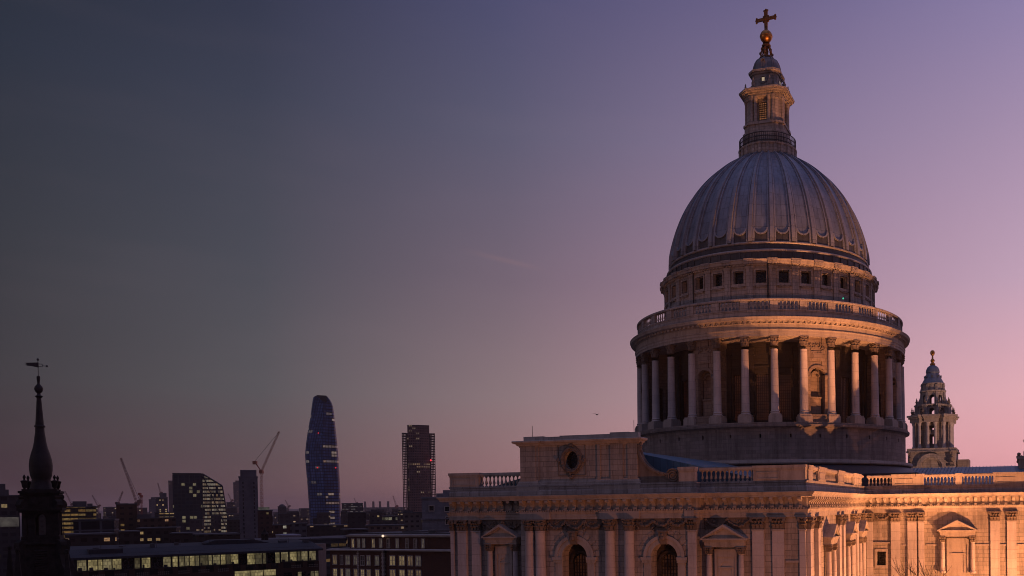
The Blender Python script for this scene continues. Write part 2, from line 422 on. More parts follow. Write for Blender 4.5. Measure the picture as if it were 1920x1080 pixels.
M['embers'] = glow('dim_warm_glass', (1, .22, .07), .016, 1, .4)
M['bark'] = plain('bark', (.05, .038, .03), .9)
def _side(s, poly, x0, x1):              # poly in (y, z), extruded in x
    n = len(poly)
    vs = [(x0, y, z) for y, z in poly] + [(x1, y, z) for y, z in poly]
    s.add(vs, [list(range(n)), list(range(2 * n - 1, n - 1, -1))] + [(i, (i + 1) % n, n + (i + 1) % n, n + i) for i in range(n)])
MB.side = _side
def _cyl(s, x, z, r, y0, y1, n=14, sq=1):     # disc facing outward in a wall frame
    s.prism([(x + r * cos(2 * pi * i / n), z + r * sq * sin(2 * pi * i / n)) for i in range(n)], y0, y1)
MB.disc = _cyl

# ================================================================== setting
def struct(name, mb, mat, smooth=0):
    o = mb.build(name, mat, None, smooth); o['kind'] = 'structure'; return o
g = MB(); g.box(-9000, 9000, -400, 14000, -2, 0)
struct('ground', g, plain('city_ground', (.03, .03, .033), .9, 0, .5, .02))
g = MB()
random.seed(3)
pts = []
for i in range(121):
    x = -9000 + 150 * i
    pts.append((x, 20 + 26 * (sin(x * .0007 + 1) + .6 * sin(x * .0021 + 2) + .4 * sin(x * .0047)) + 22 + random.uniform(-3, 3)))
for (xa, ha), (xb, hb) in zip(pts, pts[1:]):
    g.add([(xa, 10200, 0), (xb, 10200, 0), (xb, 11400, hb), (xa, 11400, ha), (xb, 13500, hb * .8), (xa, 13500, ha * .8)], [(0, 1, 2, 3), (3, 2, 4, 5)])
struct('hills', g, plain('wooded_hills', (.03, .035, .03), .95, 0, .4, .01))

# ================================================================== cathedral
TH = radians(-15); AX = (-0.8, 140.0)
cath = thing('cathedral', 'great pale stone cathedral with ribbed lead dome, ringed by columns, topped by a gold cross', 'cathedral', (AX[0], AX[1], 0), TH)
def part(name, mb, mat, parent=None, smooth=30, label=None):
    o = mb.build(name, mat, parent or cath, smooth)
    if parent is None or parent is cath: o.location.z = EYE
    if label: o['label'] = label
    return o
PIT = radians(11.25)
COLA = [radians(5.625 + 11.25 * i) for i in range(32)]       # column angles, from local front, clockwise seen from above
BAYA = [radians(11.25 * i) for i in range(32)]
FILLED = {i for i in range(32) if (i + 1) % 4 == 0}           # solid niche bays
# ---- lower drum
b = MB()
hw = 20.9 * PIT / 2
for i, a in enumerate(BAYA):
    b.T = polar(20.9, a)
    b.wall(-hw, hw, 1, 7.5, -.8, 0, [(0, .2, 5.9, 6.3, 0)] if i % 2 else (), 1.1)
    b.wall(-hw, hw, 7.5, 10.4, -.8, 0, [(0, .24, 9.15, 9.65, 0)], 1.1)
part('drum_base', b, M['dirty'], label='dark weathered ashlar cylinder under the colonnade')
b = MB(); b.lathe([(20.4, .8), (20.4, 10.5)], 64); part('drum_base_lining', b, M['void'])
b = MB(); b.lathe([(20.8, 10.3), (21.0, 10.4), (21.15, 10.55), (21.5, 10.62), (21.55, 10.9), (21.3, 10.96), (21.3, 11.2), (16, 11.2)], 128)
part('stylobate', b, M['dirty'])
b = MB(); b.lathe([(20.8, 6.25), (21.9, 6.1), (22.0, 5.75), (21.9, 5.6), (20.8, 5.55)], 128); part('drum_ledge', b, M['smooth'], label='pale ledge running round the foot of the drum')
b = MB(); b.lathe([(21.4, 5.6), (24.5, 4.2), (26.5, 3.4), (26.5, .5)], 64); part('drum_skirt_roof', b, M['dark_lead'])
# ---- capital for round columns
def capital_round(r, h):
    m = MB()
    m.lathe([(r * .98, 0), (r * 1.08, .02 * h), (r * 1.08, .06 * h), (r * .98, .08 * h), (r * 1.0, .5 * h), (r * 1.25, .88 * h), (0, .88 * h)], 20)
    for row, (zb, hh, off) in enumerate(((.08, .38, 0), (.3, .42, .5))):
        for i in range(8):
            m.T = polar(r, 2 * pi * (i + off) / 8)
            w = r * .3; z0 = zb * h; H = hh * h
            m.side([(0, z0), (.16 * r, z0), (.2 * r, z0 + .6 * H), (.42 * r, z0 + .9 * H), (.40 * r, z0 + H), (.22 * r, z0 + .95 * H), (.05 * r, z0 + .7 * H)], -w, w)
    m.T = None
    for i in range(4):
        t = pi / 4 + pi / 2 * i
        d = Vector((sin(t), -cos(t), 0)); q = Vector((cos(t), sin(t), 0))
        for k in (-1, 1):
            c = d * (1.42 * r) + q * (k * .12 * r); c.z = .76 * h
            m.tube(c - q * .1 * r, c + q * .1 * r, .2 * r, None, 8)
    for i in range(4):
        t = pi / 2 * i; d = Vector((sin(t), -cos(t), 0)) * (1.28 * r); m.blob((d.x, d.y, .9 * h), .17 * r)
    ab = []
    for i in range(4):
        t = pi / 2 * i - pi / 4
        for da, rr in ((-.07, 1.72), (.07, 1.72), (.45, 1.36), (pi / 4, 1.27), (pi / 2 - .45, 1.36)):
            ab.append((rr * r * sin(t + da), -rr * r * cos(t + da)))
    m.hprism(ab, .88 * h, h)
    return m
def capital_flat(m, s, w, d, z0, h):      # pilaster capital in a wall frame
    m.box(s - w * .5, s + w * .5, -.05, d, z0, z0 + .9 * h)
    m.box(s - w * .54, s + w * .54, -.05, d + .06, z0, z0 + .07 * h)
    for row, (zb, hh, n, off) in enumerate(((.09, .36, 3, 0), (.32, .4, 4, 1))):
        for i in range(n):
            x = s + w * ((i + .5) / n - .5) * (1.05 if n == 3 else 1.15); ww = w * .36 / n
            z = z0 + zb * h; H = hh * h
            m.side([(d - .02, z), (d + .09, z), (d + .12, z + .6 * H), (d + .26, z + .9 * H), (d + .24, z + H), (d + .1, z + .95 * H)], x - ww, x + ww)
    for k in (-1, 1):
        m.disc(s + k * w * .56, z0 + .77 * h, .13 * h, d - .1, d + .3, 10)
        m.box(s + k * w * .5 - .07, s + k * w * .5 + .07, -.05, d - .05, z0 + .1 * h, z0 + .5 * h)
    m.blob((s, d + .22, z0 + .9 * h), .1 * h)
    m.prism([(s - w * .68, z0 + .88 * h), (s + w * .68, z0 + .88 * h), (s + w * .7, z0 + h), (s - w * .7, z0 + h)], -.05, d + .28)
# ---- peristyle columns
RC = 20.3
m = MB(); prof = [(.66, 0), (.72, .05), (.72, .12), (.60, .2), (.58, .26), (.66, .32), (.66, .38), (.555, .48), (.545, 2.5), (.53, 4.4), (.50, 6.6), (.475, 8.6), (.5, 8.68), (.5, 8.75)]
m.lathe([(r, z + 12.3) for r, z in prof], 24)
colm = part('column', m, M['column'], smooth=40)
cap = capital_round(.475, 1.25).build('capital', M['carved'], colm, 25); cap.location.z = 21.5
p_ = MB(); p_.box(-.82, .82, -.82, .82, 12.05, 12.3); p_.box(-.92, .92, -.92, .92, 11.2, 12.05); ped = p_.build('pedestal', M['smooth'], colm, 0)
for i, a in enumerate(COLA):
    loc = (RC * sin(a), -RC * cos(a), EYE)
    if i == 0: colm.location = loc; colm.rotation_euler = (0, 0, a)
    else: dup(colm, cath, loc, a)
# ---- inner drum wall with windows, and the solid niche bays
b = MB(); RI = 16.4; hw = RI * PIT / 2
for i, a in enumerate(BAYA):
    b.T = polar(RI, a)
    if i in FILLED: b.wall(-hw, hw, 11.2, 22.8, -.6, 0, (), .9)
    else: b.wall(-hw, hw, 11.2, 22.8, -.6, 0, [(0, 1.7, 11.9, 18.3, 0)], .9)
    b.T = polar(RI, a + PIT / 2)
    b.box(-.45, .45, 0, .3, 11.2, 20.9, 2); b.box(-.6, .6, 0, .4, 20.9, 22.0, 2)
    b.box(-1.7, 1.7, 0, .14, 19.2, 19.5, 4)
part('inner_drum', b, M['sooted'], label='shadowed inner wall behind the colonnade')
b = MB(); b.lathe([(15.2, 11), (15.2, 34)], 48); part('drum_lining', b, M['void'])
first = None
for i, a in enumerate(BAYA):
    if i in FILLED: continue
    if first is None:
        w = MB(); w.box(-.85, .85, -.45, -.4, 11.9, 18.3)
        first = part('drum_window', w, M['embers'], smooth=0)
        w = MB()
        for k in range(7): x = -.85 + 1.7 * k / 6; w.box(x - .035, x + .035, -.4, -.33, 11.9, 18.3)
        for k in range(18): z = 11.9 + 6.4 * k / 17; w.box(-.85, .85, -.4, -.34, z - .03, z + .03)
        w.build('window_grid', M['iron'], first, 0)
        for o_ in (first, *first.children):                   # made in a frame at the wall, then turned to its bay
            for v in o_.data.vertices: v.co.y = -RI - v.co.y
        first.rotation_euler = (0, 0, a)
    else: dup(first, cath, (0, 0, EYE), a)
nb = None
hwc = RC * PIT / 2
for i, a in enumerate(BAYA):
    if i not in FILLED: continue
    if nb is None:
        w = MB(); w.T = polar(RC)
        H0 = hwc - .1
        w.wall(-H0, H0, 11.2, 22.75, -.75, -.15, [(0, 2.1, 12.4, 17.6, 1)], .8)
        w.arc(0, 17.6, 1.1, 1.45, -.15, .02, m=16)
        w.box(-1.5, -1.05, -.15, .05, 17.3, 17.6); w.box(1.05, 1.5, -.15, .05, 17.3, 17.6)
        w.box(-1.5, -1.05, -.15, -.05, 12.3, 17.3); w.box(1.05, 1.5, -.15, -.05, 12.3, 17.3)
        w.box(-.9, .9, -.15, -.02, 19.6, 20.9); w.box(-.7, .7, -.02, .04, 19.8, 20.7)
        w.box(-H0, H0, -.3, .5, 11.2, 12.3, 4)
        for sgn in (-1, 1):                                        # side walls running in to the drum
            t = sgn * (PIT / 2 - .012)
            o = (RI * sin(t), -RI * cos(t)); ds = (sin(t), -cos(t)); dn = (sgn * cos(t), sgn * sin(t))
            w.T = frame(o, ds, dn)
            w.wall(-.2, RC - RI - .2, 11.2, 22.75, -.5, 0, [(1.75, 1.35, 11.3, 17.2, 1)])
            w.arc(1.75, 17.2, .75, 1.05, 0, .12, m=14)
            w.box(.7, 1.02, 0, .16, 16.9, 17.2); w.box(2.48, 2.8, 0, .16, 16.9, 17.2)
            w.box(.72, 1.0, 0, .1, 11.2, 16.9); w.box(2.5, 2.78, 0, .1, 11.2, 16.9)
            w.arc(1.75, 20.2, .55, .8, 0, .14, 0, 2 * pi, 18, 1.35)
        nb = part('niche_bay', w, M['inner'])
        w = MB(); w.T = polar(RC)
        w.box(-1.1, 1.1, -1.6, -1.5, 12.3, 18.8, 3); w.box(-.75, .75, -1.5, -.8, 12.4, 14.6, 2); w.box(-.85, .85, -1.5, -.65, 14.6, 14.8, 2)
        w.build('niche', M['inner'], nb, 0)
        w = MB(); w.T = polar(RC)
        for k in range(9):
            t = pi * (k + .5) / 9; w.side([(-1.48, 0), (-.7, 0), (-.62, .1), (-1.48, .16)], -.05, .05) if False else None
            x, z = .62 * cos(t), 17.62 + .62 * sin(t); w.blob((x, -1.2, z), .22, 1, 1.6, 1)
        for k in range(46):
            x = random.uniform(-1.1, 1.1); w.blob((x, -.1, 21.55 + random.uniform(-.4, .5) - .25 * abs(x)), random.uniform(.08, .17))
        w.build('festoon', M['carved'], nb, 20)
        nb.rotation_euler = (0, 0, a)
    else: dup(nb, cath, (0, 0, EYE), a)
# ---- entablature and stone gallery
b = MB()
b.lathe([(16.3, 22.75), (20.85, 22.75), (20.85, 23.1), (20.92, 23.12), (20.92, 23.45), (21.0, 23.5), (21.02, 23.62), (20.8, 23.7), (20.8, 24.3), (21.0, 24.4), (21.0, 24.42), (20.9, 24.44), (20.9, 24.66), (21.35, 24.7), (21.62, 24.8), (21.66, 25.0), (21.75, 25.12), (21.75, 25.2), (20.9, 25.34), (16.3, 25.34)], 192)
part('entablature', b, M['smooth'])
b = MB()
nd = 176; vs = []
for i in range(nd):
    for f_, r_ in ((-.25, 20.85), (-.25, 21.24), (.25, 21.24), (.25, 20.85)):
        t = 2 * pi * (i + f_) / nd; vs += [(r_ * sin(t), -r_ * cos(t), 24.43), (r_ * sin(t), -r_ * cos(t), 24.69)]
b.add(vs, [(2 * i, (2 * i + 2) % len(vs), (2 * i + 3) % len(vs), 2 * i + 1) for i in range(len(vs) // 2)] + [(8 * i + 2 * 0, 8 * i + 2, 8 * i + 4, 8 * i + 6) for i in range(nd)] )
part('dentil_band', b, M['smooth'], smooth=0)
b = MB(); b.lathe([(20.2, 25.3), (20.62, 25.32), (20.62, 25.55), (20.52, 25.6), (20.52, 26.2), (20.6, 26.22), (20.6, 26.34), (20.15, 26.36), (20.15, 25.3)], 128)
b.lathe([(20.1, 27.5), (20.6, 27.5), (20.68, 27.6), (20.68, 27.78), (20.55, 27.86), (20.1, 27.86), (20.1, 27.5)], 128)
for i, a in enumerate(COLA):
    b.T = polar(20.35, a); b.box(-.52, .52, -.2, .24, 26.3, 27.52, 2)
    for k in range(6):
        b.T = polar(20.35, a + PIT * (.5 + (k - 2.5) * .131))
        b.baluster(0, 0, 26.35, 27.5, .135, 8)
part('gallery_balustrade', b, M['gallery'], label='weathered balustrade ringing the drum above the colonnade')
# ---- attic drum
b = MB(); RA = 16.2; hw = RA * PIT / 2
b.lathe([(16.9, 25.3), (16.9, 28.2), (16.6, 28.4), (16.2, 28.4)], 96)
for i, a in enumerate(BAYA):
    b.T = polar(RA, a)
    b.wall(-hw, hw, 28.2, 33.6, -.9, 0, [(0, 1.46, 30.95, 32.72, 0)], .8)
    b.box(-1.05, 1.05, 0, .07, 28.5, 30.2, 2) ; b.box(-.8, .8, .07, .1, 28.7, 30.0, 2)
    b.T = polar(RA, a + PIT / 2)
    b.box(-.43, .43, 0, .24, 28.3, 32.95, 2); b.box(-.52, .52, 0, .32, 32.9, 33.3, 2)
    b.box(-.6, .6, 0, .78, 33.5, 34.05, 2); b.box(-.66, .66, 0, .9, 33.85, 34.2, 2)
part('attic_drum', b, M['gallery'])
b = MB(); b.lathe([(16.1, 33.3), (16.42, 33.36), (16.5, 33.5), (16.78, 33.6), (16.85, 33.95), (16.95, 34.02), (16.95, 34.14), (16.0, 34.25)], 160)
nd = 200
for i in range(nd): b.T = polar(16.42, 2 * pi * i / nd); b.box(-.1, .1, 0, .2, 33.36, 33.52)
part('attic_cornice', b, M['smooth'])
wf = None
for i, a in enumerate(BAYA):
    if wf is None:
        w = MB(); w.T = polar(RA)
        for x0, x1, z0, z1 in ((-.95, -.73, 30.7, 32.95), (.73, .95, 30.7, 32.95), (-.73, .73, 32.72, 32.95), (-.73, .73, 30.7, 30.95)): w.box(x0, x1, -.1, .12, z0, z1)
        w.box(-.8, .8, .12, .2, 32.92, 33.05); w.box(-1.05, 1.05, 0, .26, 30.55, 30.7, 2); w.box(-.7, .7, 0, .2, 30.4, 30.55, 2)
        wf = part('attic_window', w, M['gallery'], smooth=0)
        w = MB(); w.T = polar(RA); w.box(-.73, .73, -.8, -.75, 30.95, 32.72); w.build('pane', M['darkglass'], wf, 0)
        wf.rotation_euler = (0, 0, a)
    else: dup(wf, cath, (0, 0, EYE), a)
dp = None
for i in (1, 5, 29, 13, 21, 17):
    a = COLA[i] - .04 if i < 16 else COLA[i] + .04
    if dp is None:
        w = MB(); w.tube((0, -16.55, 28), (0, -16.55, 33.9), .1, None, 6); dp = part('drainpipe', w, M['iron']); dp.rotation_euler = (0, 0, a)
    else: dup(dp, cath, (0, 0, EYE), a)
p = at(1581, 559.5, 125.5) - Vector((AX[0], AX[1], 0)); p.rotate(Matrix.Rotation(-TH, 3, 'Z'))
b = MB(); b.blob((0, 0, 0), .14); o = part('green_lamp', b, glow('green_glow', (.1, 1, .6), .8, .05)); o.location = p
# ---- steps under the dome
b = MB(); b.lathe([(15.95, 34.2), (15.85, 34.3), (15.85, 35.35), (15.3, 35.75), (15.35, 35.7), (15.35, 36.6), (15.2, 36.9)], 128)
for i in range(64): b.T = polar(15.85, 2 * pi * i / 64); b.box(-.22, .22, 0, .1, 34.25, 35.4)
part('dome_steps', b, M['dark_lead'])
b = MB()
for R, z, r in ((15.85, 35.58, .2), (15.35, 36.8, .18)): b.lathe([(R + r * cos(2 * pi * k / 12), z + r * sin(2 * pi * k / 12)) for k in range(13)], 128)
part('dome_ring', b, lead('ring_lead', (.26, .25, .25), 2.2, 9))
# ---- dome
DP = [(36.8, 15.22), (38.31, 15.15), (40.56, 14.63), (42.82, 13.9), (45.1, 12.9), (47.41, 11.5), (49.69, 9.62), (52.03, 6.97), (53.65, 4.4), (54.3, 3.2)]
def DR(z):
    if z <= DP[0][0]: return DP[0][1]
    for k in range(len(DP) - 1):
        z0, r0 = DP[k]; z1, r1 = DP[k + 1]
        if z <= z1 or k == len(DP) - 2:
            t = (z - z0) / (z1 - z0)
            m0 = (r1 - DP[k - 1][1]) / (z1 - DP[k - 1][0]) if k else 0
            m1 = (DP[k + 2][1] - r0) / (DP[k + 2][0] - z0) if k + 2 < len(DP) else (r1 - r0) / (z1 - z0)
            h = z1 - z0
            return (2 * t ** 3 - 3 * t * t + 1) * r0 + (t ** 3 - 2 * t * t + t) * h * m0 + (3 * t * t - 2 * t ** 3) * r1 + (t ** 3 - t * t) * h * m1
zs = [36.8 + (54.2 - 36.8) * i / 44 for i in range(45)]
b = MB(); b.lathe([(DR(z), z) for z in zs], 160)
part('dome_shell', b, M['lead'], smooth=60)
b = MB(); sec = [(-1, -.05), (-1, .2), (-.72, .24), (-.66, .16), (-.5, .18), (-.42, .5), (.42, .5), (.5, .18), (.66, .16), (.72, .24), (1, .2), (1, -.05)]
zr = [36.9 + (53.9 - 36.9) * i / 40 for i in range(41)]
vs = []; uv = []
for z in zr:
    R = DR(z); W_ = .58 * max(.22, R / 15.2); hh = max(.4, R / 15.2) ** .7
    for x, y in sec:
        t = x * W_ / R; r = R + y * hh
        vs.append((r * sin(t), -r * cos(t), z + y * .3 * (1 - R / 16))); uv.append((x * W_ + .3, z))
k = len(sec)
b.add(vs, [(i * k + q, (i + 1) * k + q, (i + 1) * k + q + 1, i * k + q + 1) for i in range(len(zr) - 1) for q in range(k - 1)], uv)
rib = part('dome_rib', b, M['rib_lead'], smooth=35)
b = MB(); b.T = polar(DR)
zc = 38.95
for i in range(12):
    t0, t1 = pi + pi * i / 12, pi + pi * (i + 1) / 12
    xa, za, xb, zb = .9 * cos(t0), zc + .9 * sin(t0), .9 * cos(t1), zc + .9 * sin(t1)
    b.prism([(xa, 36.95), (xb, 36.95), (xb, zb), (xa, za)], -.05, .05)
apron = part('panel_apron', b, M['dark_lead'], smooth=35)  # dark plate paints in the shade below the panel feet
b = MB(); b.T = polar(DR)
b.arc(0, zc, .8, 1.0, -.05, .26, pi, 2 * pi, 14)
foot = part('panel_foot', b, M['rib_lead'], smooth=35)
for i in range(32):
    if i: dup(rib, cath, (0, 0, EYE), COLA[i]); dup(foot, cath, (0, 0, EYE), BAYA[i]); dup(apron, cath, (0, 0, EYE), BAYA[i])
    else: rib.rotation_euler = (0, 0, COLA[0]); foot.rotation_euler = (0, 0, 0)
# ---- golden gallery and lantern
b = MB(); b.lathe([(3.6, 52.9), (4.2, 53.0), (4.3, 53.2), (4.62, 53.35), (4.68, 53.5), (4.45, 53.6), (4.35, 53.7), (4.4, 55.0), (4.55, 55.05), (4.6, 55.25), (4.3, 55.35), (3.2, 55.4)], 64)
for i in range(24): b.T = polar(4.35, 2 * pi * i / 24); b.box(-.2, .2, -.05, .2, 53.7, 55.0)
part('lantern_gallery', b, M['lantern'])
b = MB()
for z in (55.5, 56.1, 56.72): b.lathe([(4.38, z), (4.46, z), (4.46, z + .09), (4.38, z + .09), (4.38, z)], 48)
for i in range(96): a = 2 * pi * i / 96; b.tube((4.42 * sin(a), -4.42 * cos(a), 55.35), (4.42 * sin(a), -4.42 * cos(a), 56.8), .045, None, 4)
part('gallery_railing', b, M['iron'])
def octo(h, c): return [(-h + c, -h), (h - c, -h), (h, -h + c), (h, h - c), (h - c, h), (-h + c, h), (-h, h - c), (-h, -h + c)]
b = MB(); b.hprism(octo(3.35, 1.1), 55.3, 57.5); b.hprism(octo(3.1, 1.0), 57.5, 58.5); b.hprism(octo(3.25, 1.0), 58.5, 58.8)
b.hprism(octo(1.75, .5), 58.8, 63.0)
for q in range(4):
    t = pi / 2 * q; b.T = frame((0, 0), (cos(t), sin(t)), (sin(t), -cos(t)))
    b.box(-1.95, -.75, 1.7, 2.05, 58.8, 62.8); b.box(.75, 1.95, 1.7, 2.05, 58.8, 62.8); b.box(-.75, .75, 1.7, 2.1, 62.2, 62.8); b.box(-.75, .75, 1.7, 2.3, 58.8, 59.3); b.box(-2.1, 2.1, 1.7, 3.2, 58.8, 59.0)
    b.T = frame((0, 0), (cos(t + pi / 4), sin(t + pi / 4)), (sin(t + pi / 4), -cos(t + pi / 4)))
    b.box(-.5, .5, 2.2, 3.35, 58.8, 62.8); b.box(-.62, .62, 2.2, 3.5, 58.8, 59.2); b.box(-.6, .6, 2.2, 3.5, 62.4, 62.8)
part('lantern_body', b, M['lantern'], smooth=0)
lc = None
for q in range(4):
    t = pi / 2 * q
    for x in (-1.72, -1.06, 1.06, 1.72):
        X, Y = cos(t) * x + sin(t) * 2.85, sin(t) * x - cos(t) * 2.85
        if lc is None:
            w = MB(); w.lathe([(.36, 58.8), (.36, 58.95), (.27, 59.05), (.25, 61.9), (.23, 62.1), (.3, 62.3), (.38, 62.75), (.38, 62.82)], 14)
            lc = part('lantern_column', w, M['lantern']); lc.location = (X, Y, EYE)
        else: dup(lc, cath, (X, Y, EYE))
lw = None
for q in range(4):
    if lw is None:
        w = MB(); w.box(-.75, .75, -1.86, -1.8, 59.3, 62.2); lw = part('lantern_window', w, glow('lantern_glass', (1, .38, .16), .22, .5, 1.5), smooth=0)
        w = MB()
        for k in range(6): x = -.75 + 1.5 * k / 5; w.box(x - .05, x + .05, -1.95, -1.87, 59.3, 62.2)
        for k in range(10): z = 59.3 + 2.9 * k / 9; w.box(-.75, .75, -1.95, -1.87, z - .045, z + .045)
        w.build('window_grid', M['iron'], lw, 0)
    else: dup(lw, cath, (0, 0, EYE), pi / 2 * q)
b = MB(); b.hprism(octo(3.1, 1.15), 62.8, 63.15); b.hprism(octo(3.3, 1.2), 63.15, 63.4); b.hprism(octo(3.72, 1.35), 63.4, 63.62); b.hprism(octo(3.85, 1.4), 63.62, 63.85)
b.hprism(octo(3.0, 1.0), 63.85, 64.3)
part('lantern_entablature', b, M['lantern'], smooth=0)
va = None
for q in range(8):
    t = pi / 4 * q + pi / 8
    X, Y = 3.35 * sin(t), -3.35 * cos(t)
    if va is None:
        w = MB(); w.box(-.22, .22, -.22, .22, 63.85, 64.2); w.lathe([(.12, 64.2), (.3, 64.6), (.32, 64.9), (.12, 65.0), (.2, 65.15), (.1, 65.3), (.12, 65.5), (0, 65.8)], 10)
        va = part('urn', w, M['lantern']); va.location = (X, Y, EYE)
    else: dup(va, cath, (X, Y, EYE))
b = MB(); b.hprism(octo(2.05, .75), 64.2, 66.9); b.hprism(octo(2.2, .8), 64.2, 64.5); b.hprism(octo(2.25, .8), 66.6, 66.9); b.hprism(octo(2.5, .9), 66.9, 67.2)
for q in range(4):
    t = pi / 2 * q + pi / 4; b.T = frame((0, 0), (cos(t), sin(t)), (sin(t), -cos(t)))
    b.side([(2.2, 64.3), (3.0, 64.3), (3.0, 64.6), (2.6, 65.2), (2.45, 66.6), (2.2, 66.6)], -.2, .2)
for q in range(4):
    t = pi / 2 * q; b.T = frame((0, 0), (cos(t), sin(t)), (sin(t), -cos(t)))
    b.arc(0, 65.75, .42, .62, 2.0, 2.18, 0, 2 * pi, 18)
part('lantern_drum', b, M['lantern'], smooth=0)
lr = None
for q in range(4):
    if lr is None:
        w = MB(); w.T = frame((0, 0), (1, 0), (0, -1)); w.disc(0, 65.75, .4, 2.02, 2.09, 16)
        lr = part('round_window', w, M['darkglass'], smooth=0)
        w = MB(); w.T = frame((0, 0), (1, 0), (0, -1)); w.box(-.2, .22, 2.1, 2.13, 65.45, 66.0); w.build('lit_pane', glow('lit_round_glass', (1, .75, .5), .55, .1), lr, 0)
    else: dup(lr, cath, (0, 0, EYE), pi / 2 * q)
b = MB(); b.lathe([(2.45, 67.2), (2.35, 67.4), (2.25, 67.7), (2.2, 68.1), (2.05, 68.6), (1.75, 69.1), (1.3, 69.5), (.95, 69.7), (0, 69.8)], 32)
for i in range(8):
    b.T = polar(1, pi / 4 * i)
    b.side([(1.4, 67.3), (1.3, 67.8), (1.22, 68.2), (1.06, 68.7), (.78, 69.2), (.3, 69.6), (.2, 69.5), (.6, 69.1), (.9, 68.6), (1.0, 67.4)], -.12, .12)
b.T = frame((0, 0), (1, 0), (0, -1)); b.arc(0, 68.55, .2, .36, 1.9, 2.2, 0, 2 * pi, 14)
part('lantern_dome', b, lead('cap_lead', (.15, .14, .14), .8, 3), smooth=40)
b = MB(); b.lathe([(0, 69.55), (1.1, 69.6), (1.2, 69.75), (1.05, 69.95), (.75, 70.05), (.6, 70.2), (.5, 70.25)], 20)
for i in range(6):
    t = pi / 3 * i; d = Vector((sin(t), -cos(t), 0))
    for r0, z0, r1, z1 in ((.85, 70.0, .95, 70.5), (.95, 70.5, .7, 70.95), (.7, 70.95, .75, 71.3), (.75, 71.3, .45, 71.7)):
        b.tube(d * r0 + Vector((0, 0, z0)), d * r1 + Vector((0, 0, z1)), .15, .13, 6)
    b.blob((d.x * .95, d.y * .95, 70.5), .24); b.blob((d.x * .72, d.y * .72, 71.25), .2)
b.lathe([(.35, 71.6), (.7, 71.65), (.72, 71.85), (.4, 71.95), (.36, 72.15), (.55, 72.25), (.4, 72.35), (0, 72.36)], 16)
b.lathe([(.16, 70), (.16, 71.7)], 8)
part('cross_pedestal', b, M['old_gold'])
b = MB(); b.lathe([(.97 * sin(pi * k / 16), 73.25 - .97 * cos(pi * k / 16)) for k in range(17)], 28)
b.lathe([(0.98, 73.16), (1.01, 73.2), (1.01, 73.3), (.98, 73.34)], 28)
part('gold_ball', b, M['gold'], smooth=60)
b = MB(); b.lathe([(0, 74.1), (.42, 74.15), (.3, 74.35), (.2, 74.5)], 10)
b.prism([(-.24, 74.3), (.24, 74.3), (.28, 75.4), (.3, 77.2), (-.3, 77.2), (-.28, 75.4)], -.16, .16)
b.prism([(-1.55, 75.75), (1.55, 75.75), (1.55, 76.2), (-1.55, 76.2)], -.162, .162)
for cx_, cz_, ax in ((-1.65, 75.97, 0), (1.65, 75.97, 0), (0, 77.25, 1)):
    for k in (-1, 1):
        b.blob((cx_ + (k * .28 if ax else 0), 0, cz_ + (0 if ax else k * .3)), .2, 1, .8, 1)
    b.blob((cx_ * 1.05, 0, cz_ + (.14 if ax else 0)), .2, 1, .8, 1)
b.blob((0, -.14, 75.97), .26); b.blob((0, .14, 75.97), .26)
for k in (-1, 1):
    for j in (-1, 1): b.blob((k * .42, 0, 75.97 + j * .4), .17, 1, .7, 1)
cr = part('cross', b, M['old_gold'], smooth=40); cr.scale = (.95, .8, 1); cr.rotation_euler = (0, 0, -.12)
# ================================================================== the arm nearest the viewer and the arm behind it
FW = frame((0, -55.0), (1, 0), (0, -1)); FM = frame((0, -56.2), (1, 0), (0, -1))
FR = frame((18.3, 0), (0, 1), (1, 0)); FB = frame((0, -22.3), (1, 0), (0, -1)); FC = frame((0, -21.8), (1, 0), (0, -1))
FE = frame((40, 0), (0, 1), (1, 0)); FL = frame((-19.4, 0), (0, 1), (-1, 0))
OUT = [(-40, 18), (-40, -21.8), (-19.4, -21.8), (-19.4, -55), (-10.6, -55), (-10.6, -56.2), (7.9, -56.2), (7.9, -55), (18.3, -55),
       (18.3, -22.3), (25.9, -22.3), (25.9, -21.8), (40, -21.8), (40, 18)]
ZB, ZT = -31.0, 1.25
# ---- walls
b = MB(); b.T = FM
A1, A2 = -4.7, 4.7
arches = [(A1, 2.7, -13, -4.75, 1), (A2, 2.7, -13, -4.75, 1)]
b.wall(-10.6, 7.9, ZB, ZT, -1.6, 0, arches)
b.T = FW; b.box(-19.4, -10.6, -1, 0, ZB, ZT); b.box(7.9, 18.3, -1, 0, ZB, ZT)
part('end_wall', b, M['ashlar'], smooth=0)
b = MB(FR); b.box(-54, -22.3, -1, 0, ZB, ZT); part('side_wall', b, M['ashlar'], smooth=0)
b = MB(FL); b.box(-54, -21.8, -1, 0, ZB, ZT); part('side_wall', b, M['ashlar'], smooth=0)
b = MB(); b.T = FB; b.wall(18.3, 25.9, ZB, ZT, -1.5, 0, [(20.45, 1.15, -7.75, -6.0, 0)]); b.T = FC; b.box(25.9, 40, -1, 0, ZB, ZT); b.box(-40, -19.4, -1, 0, ZB, ZT)
b.T = FE; b.box(-20.8, 18, -1, 0, ZB, ZT); b.T = frame((-40, 0), (0, 1), (-1, 0)); b.box(-20.8, 18, -1, 0, ZB, ZT)
b.T = frame((0, 18), (1, 0), (0, 1)); b.box(-40, 40, -1, 0, ZB, ZT)
part('arm_wall', b, M['ashlar'], smooth=0)
b = MB(); b.box(-17.5, 17.5, 18, 100, ZB, 1.5); b.prism([(-17, 1.5), (17, 1.5), (0, 5.2)], 18, 100); part('nave', b, M['ashlar'], smooth=0)
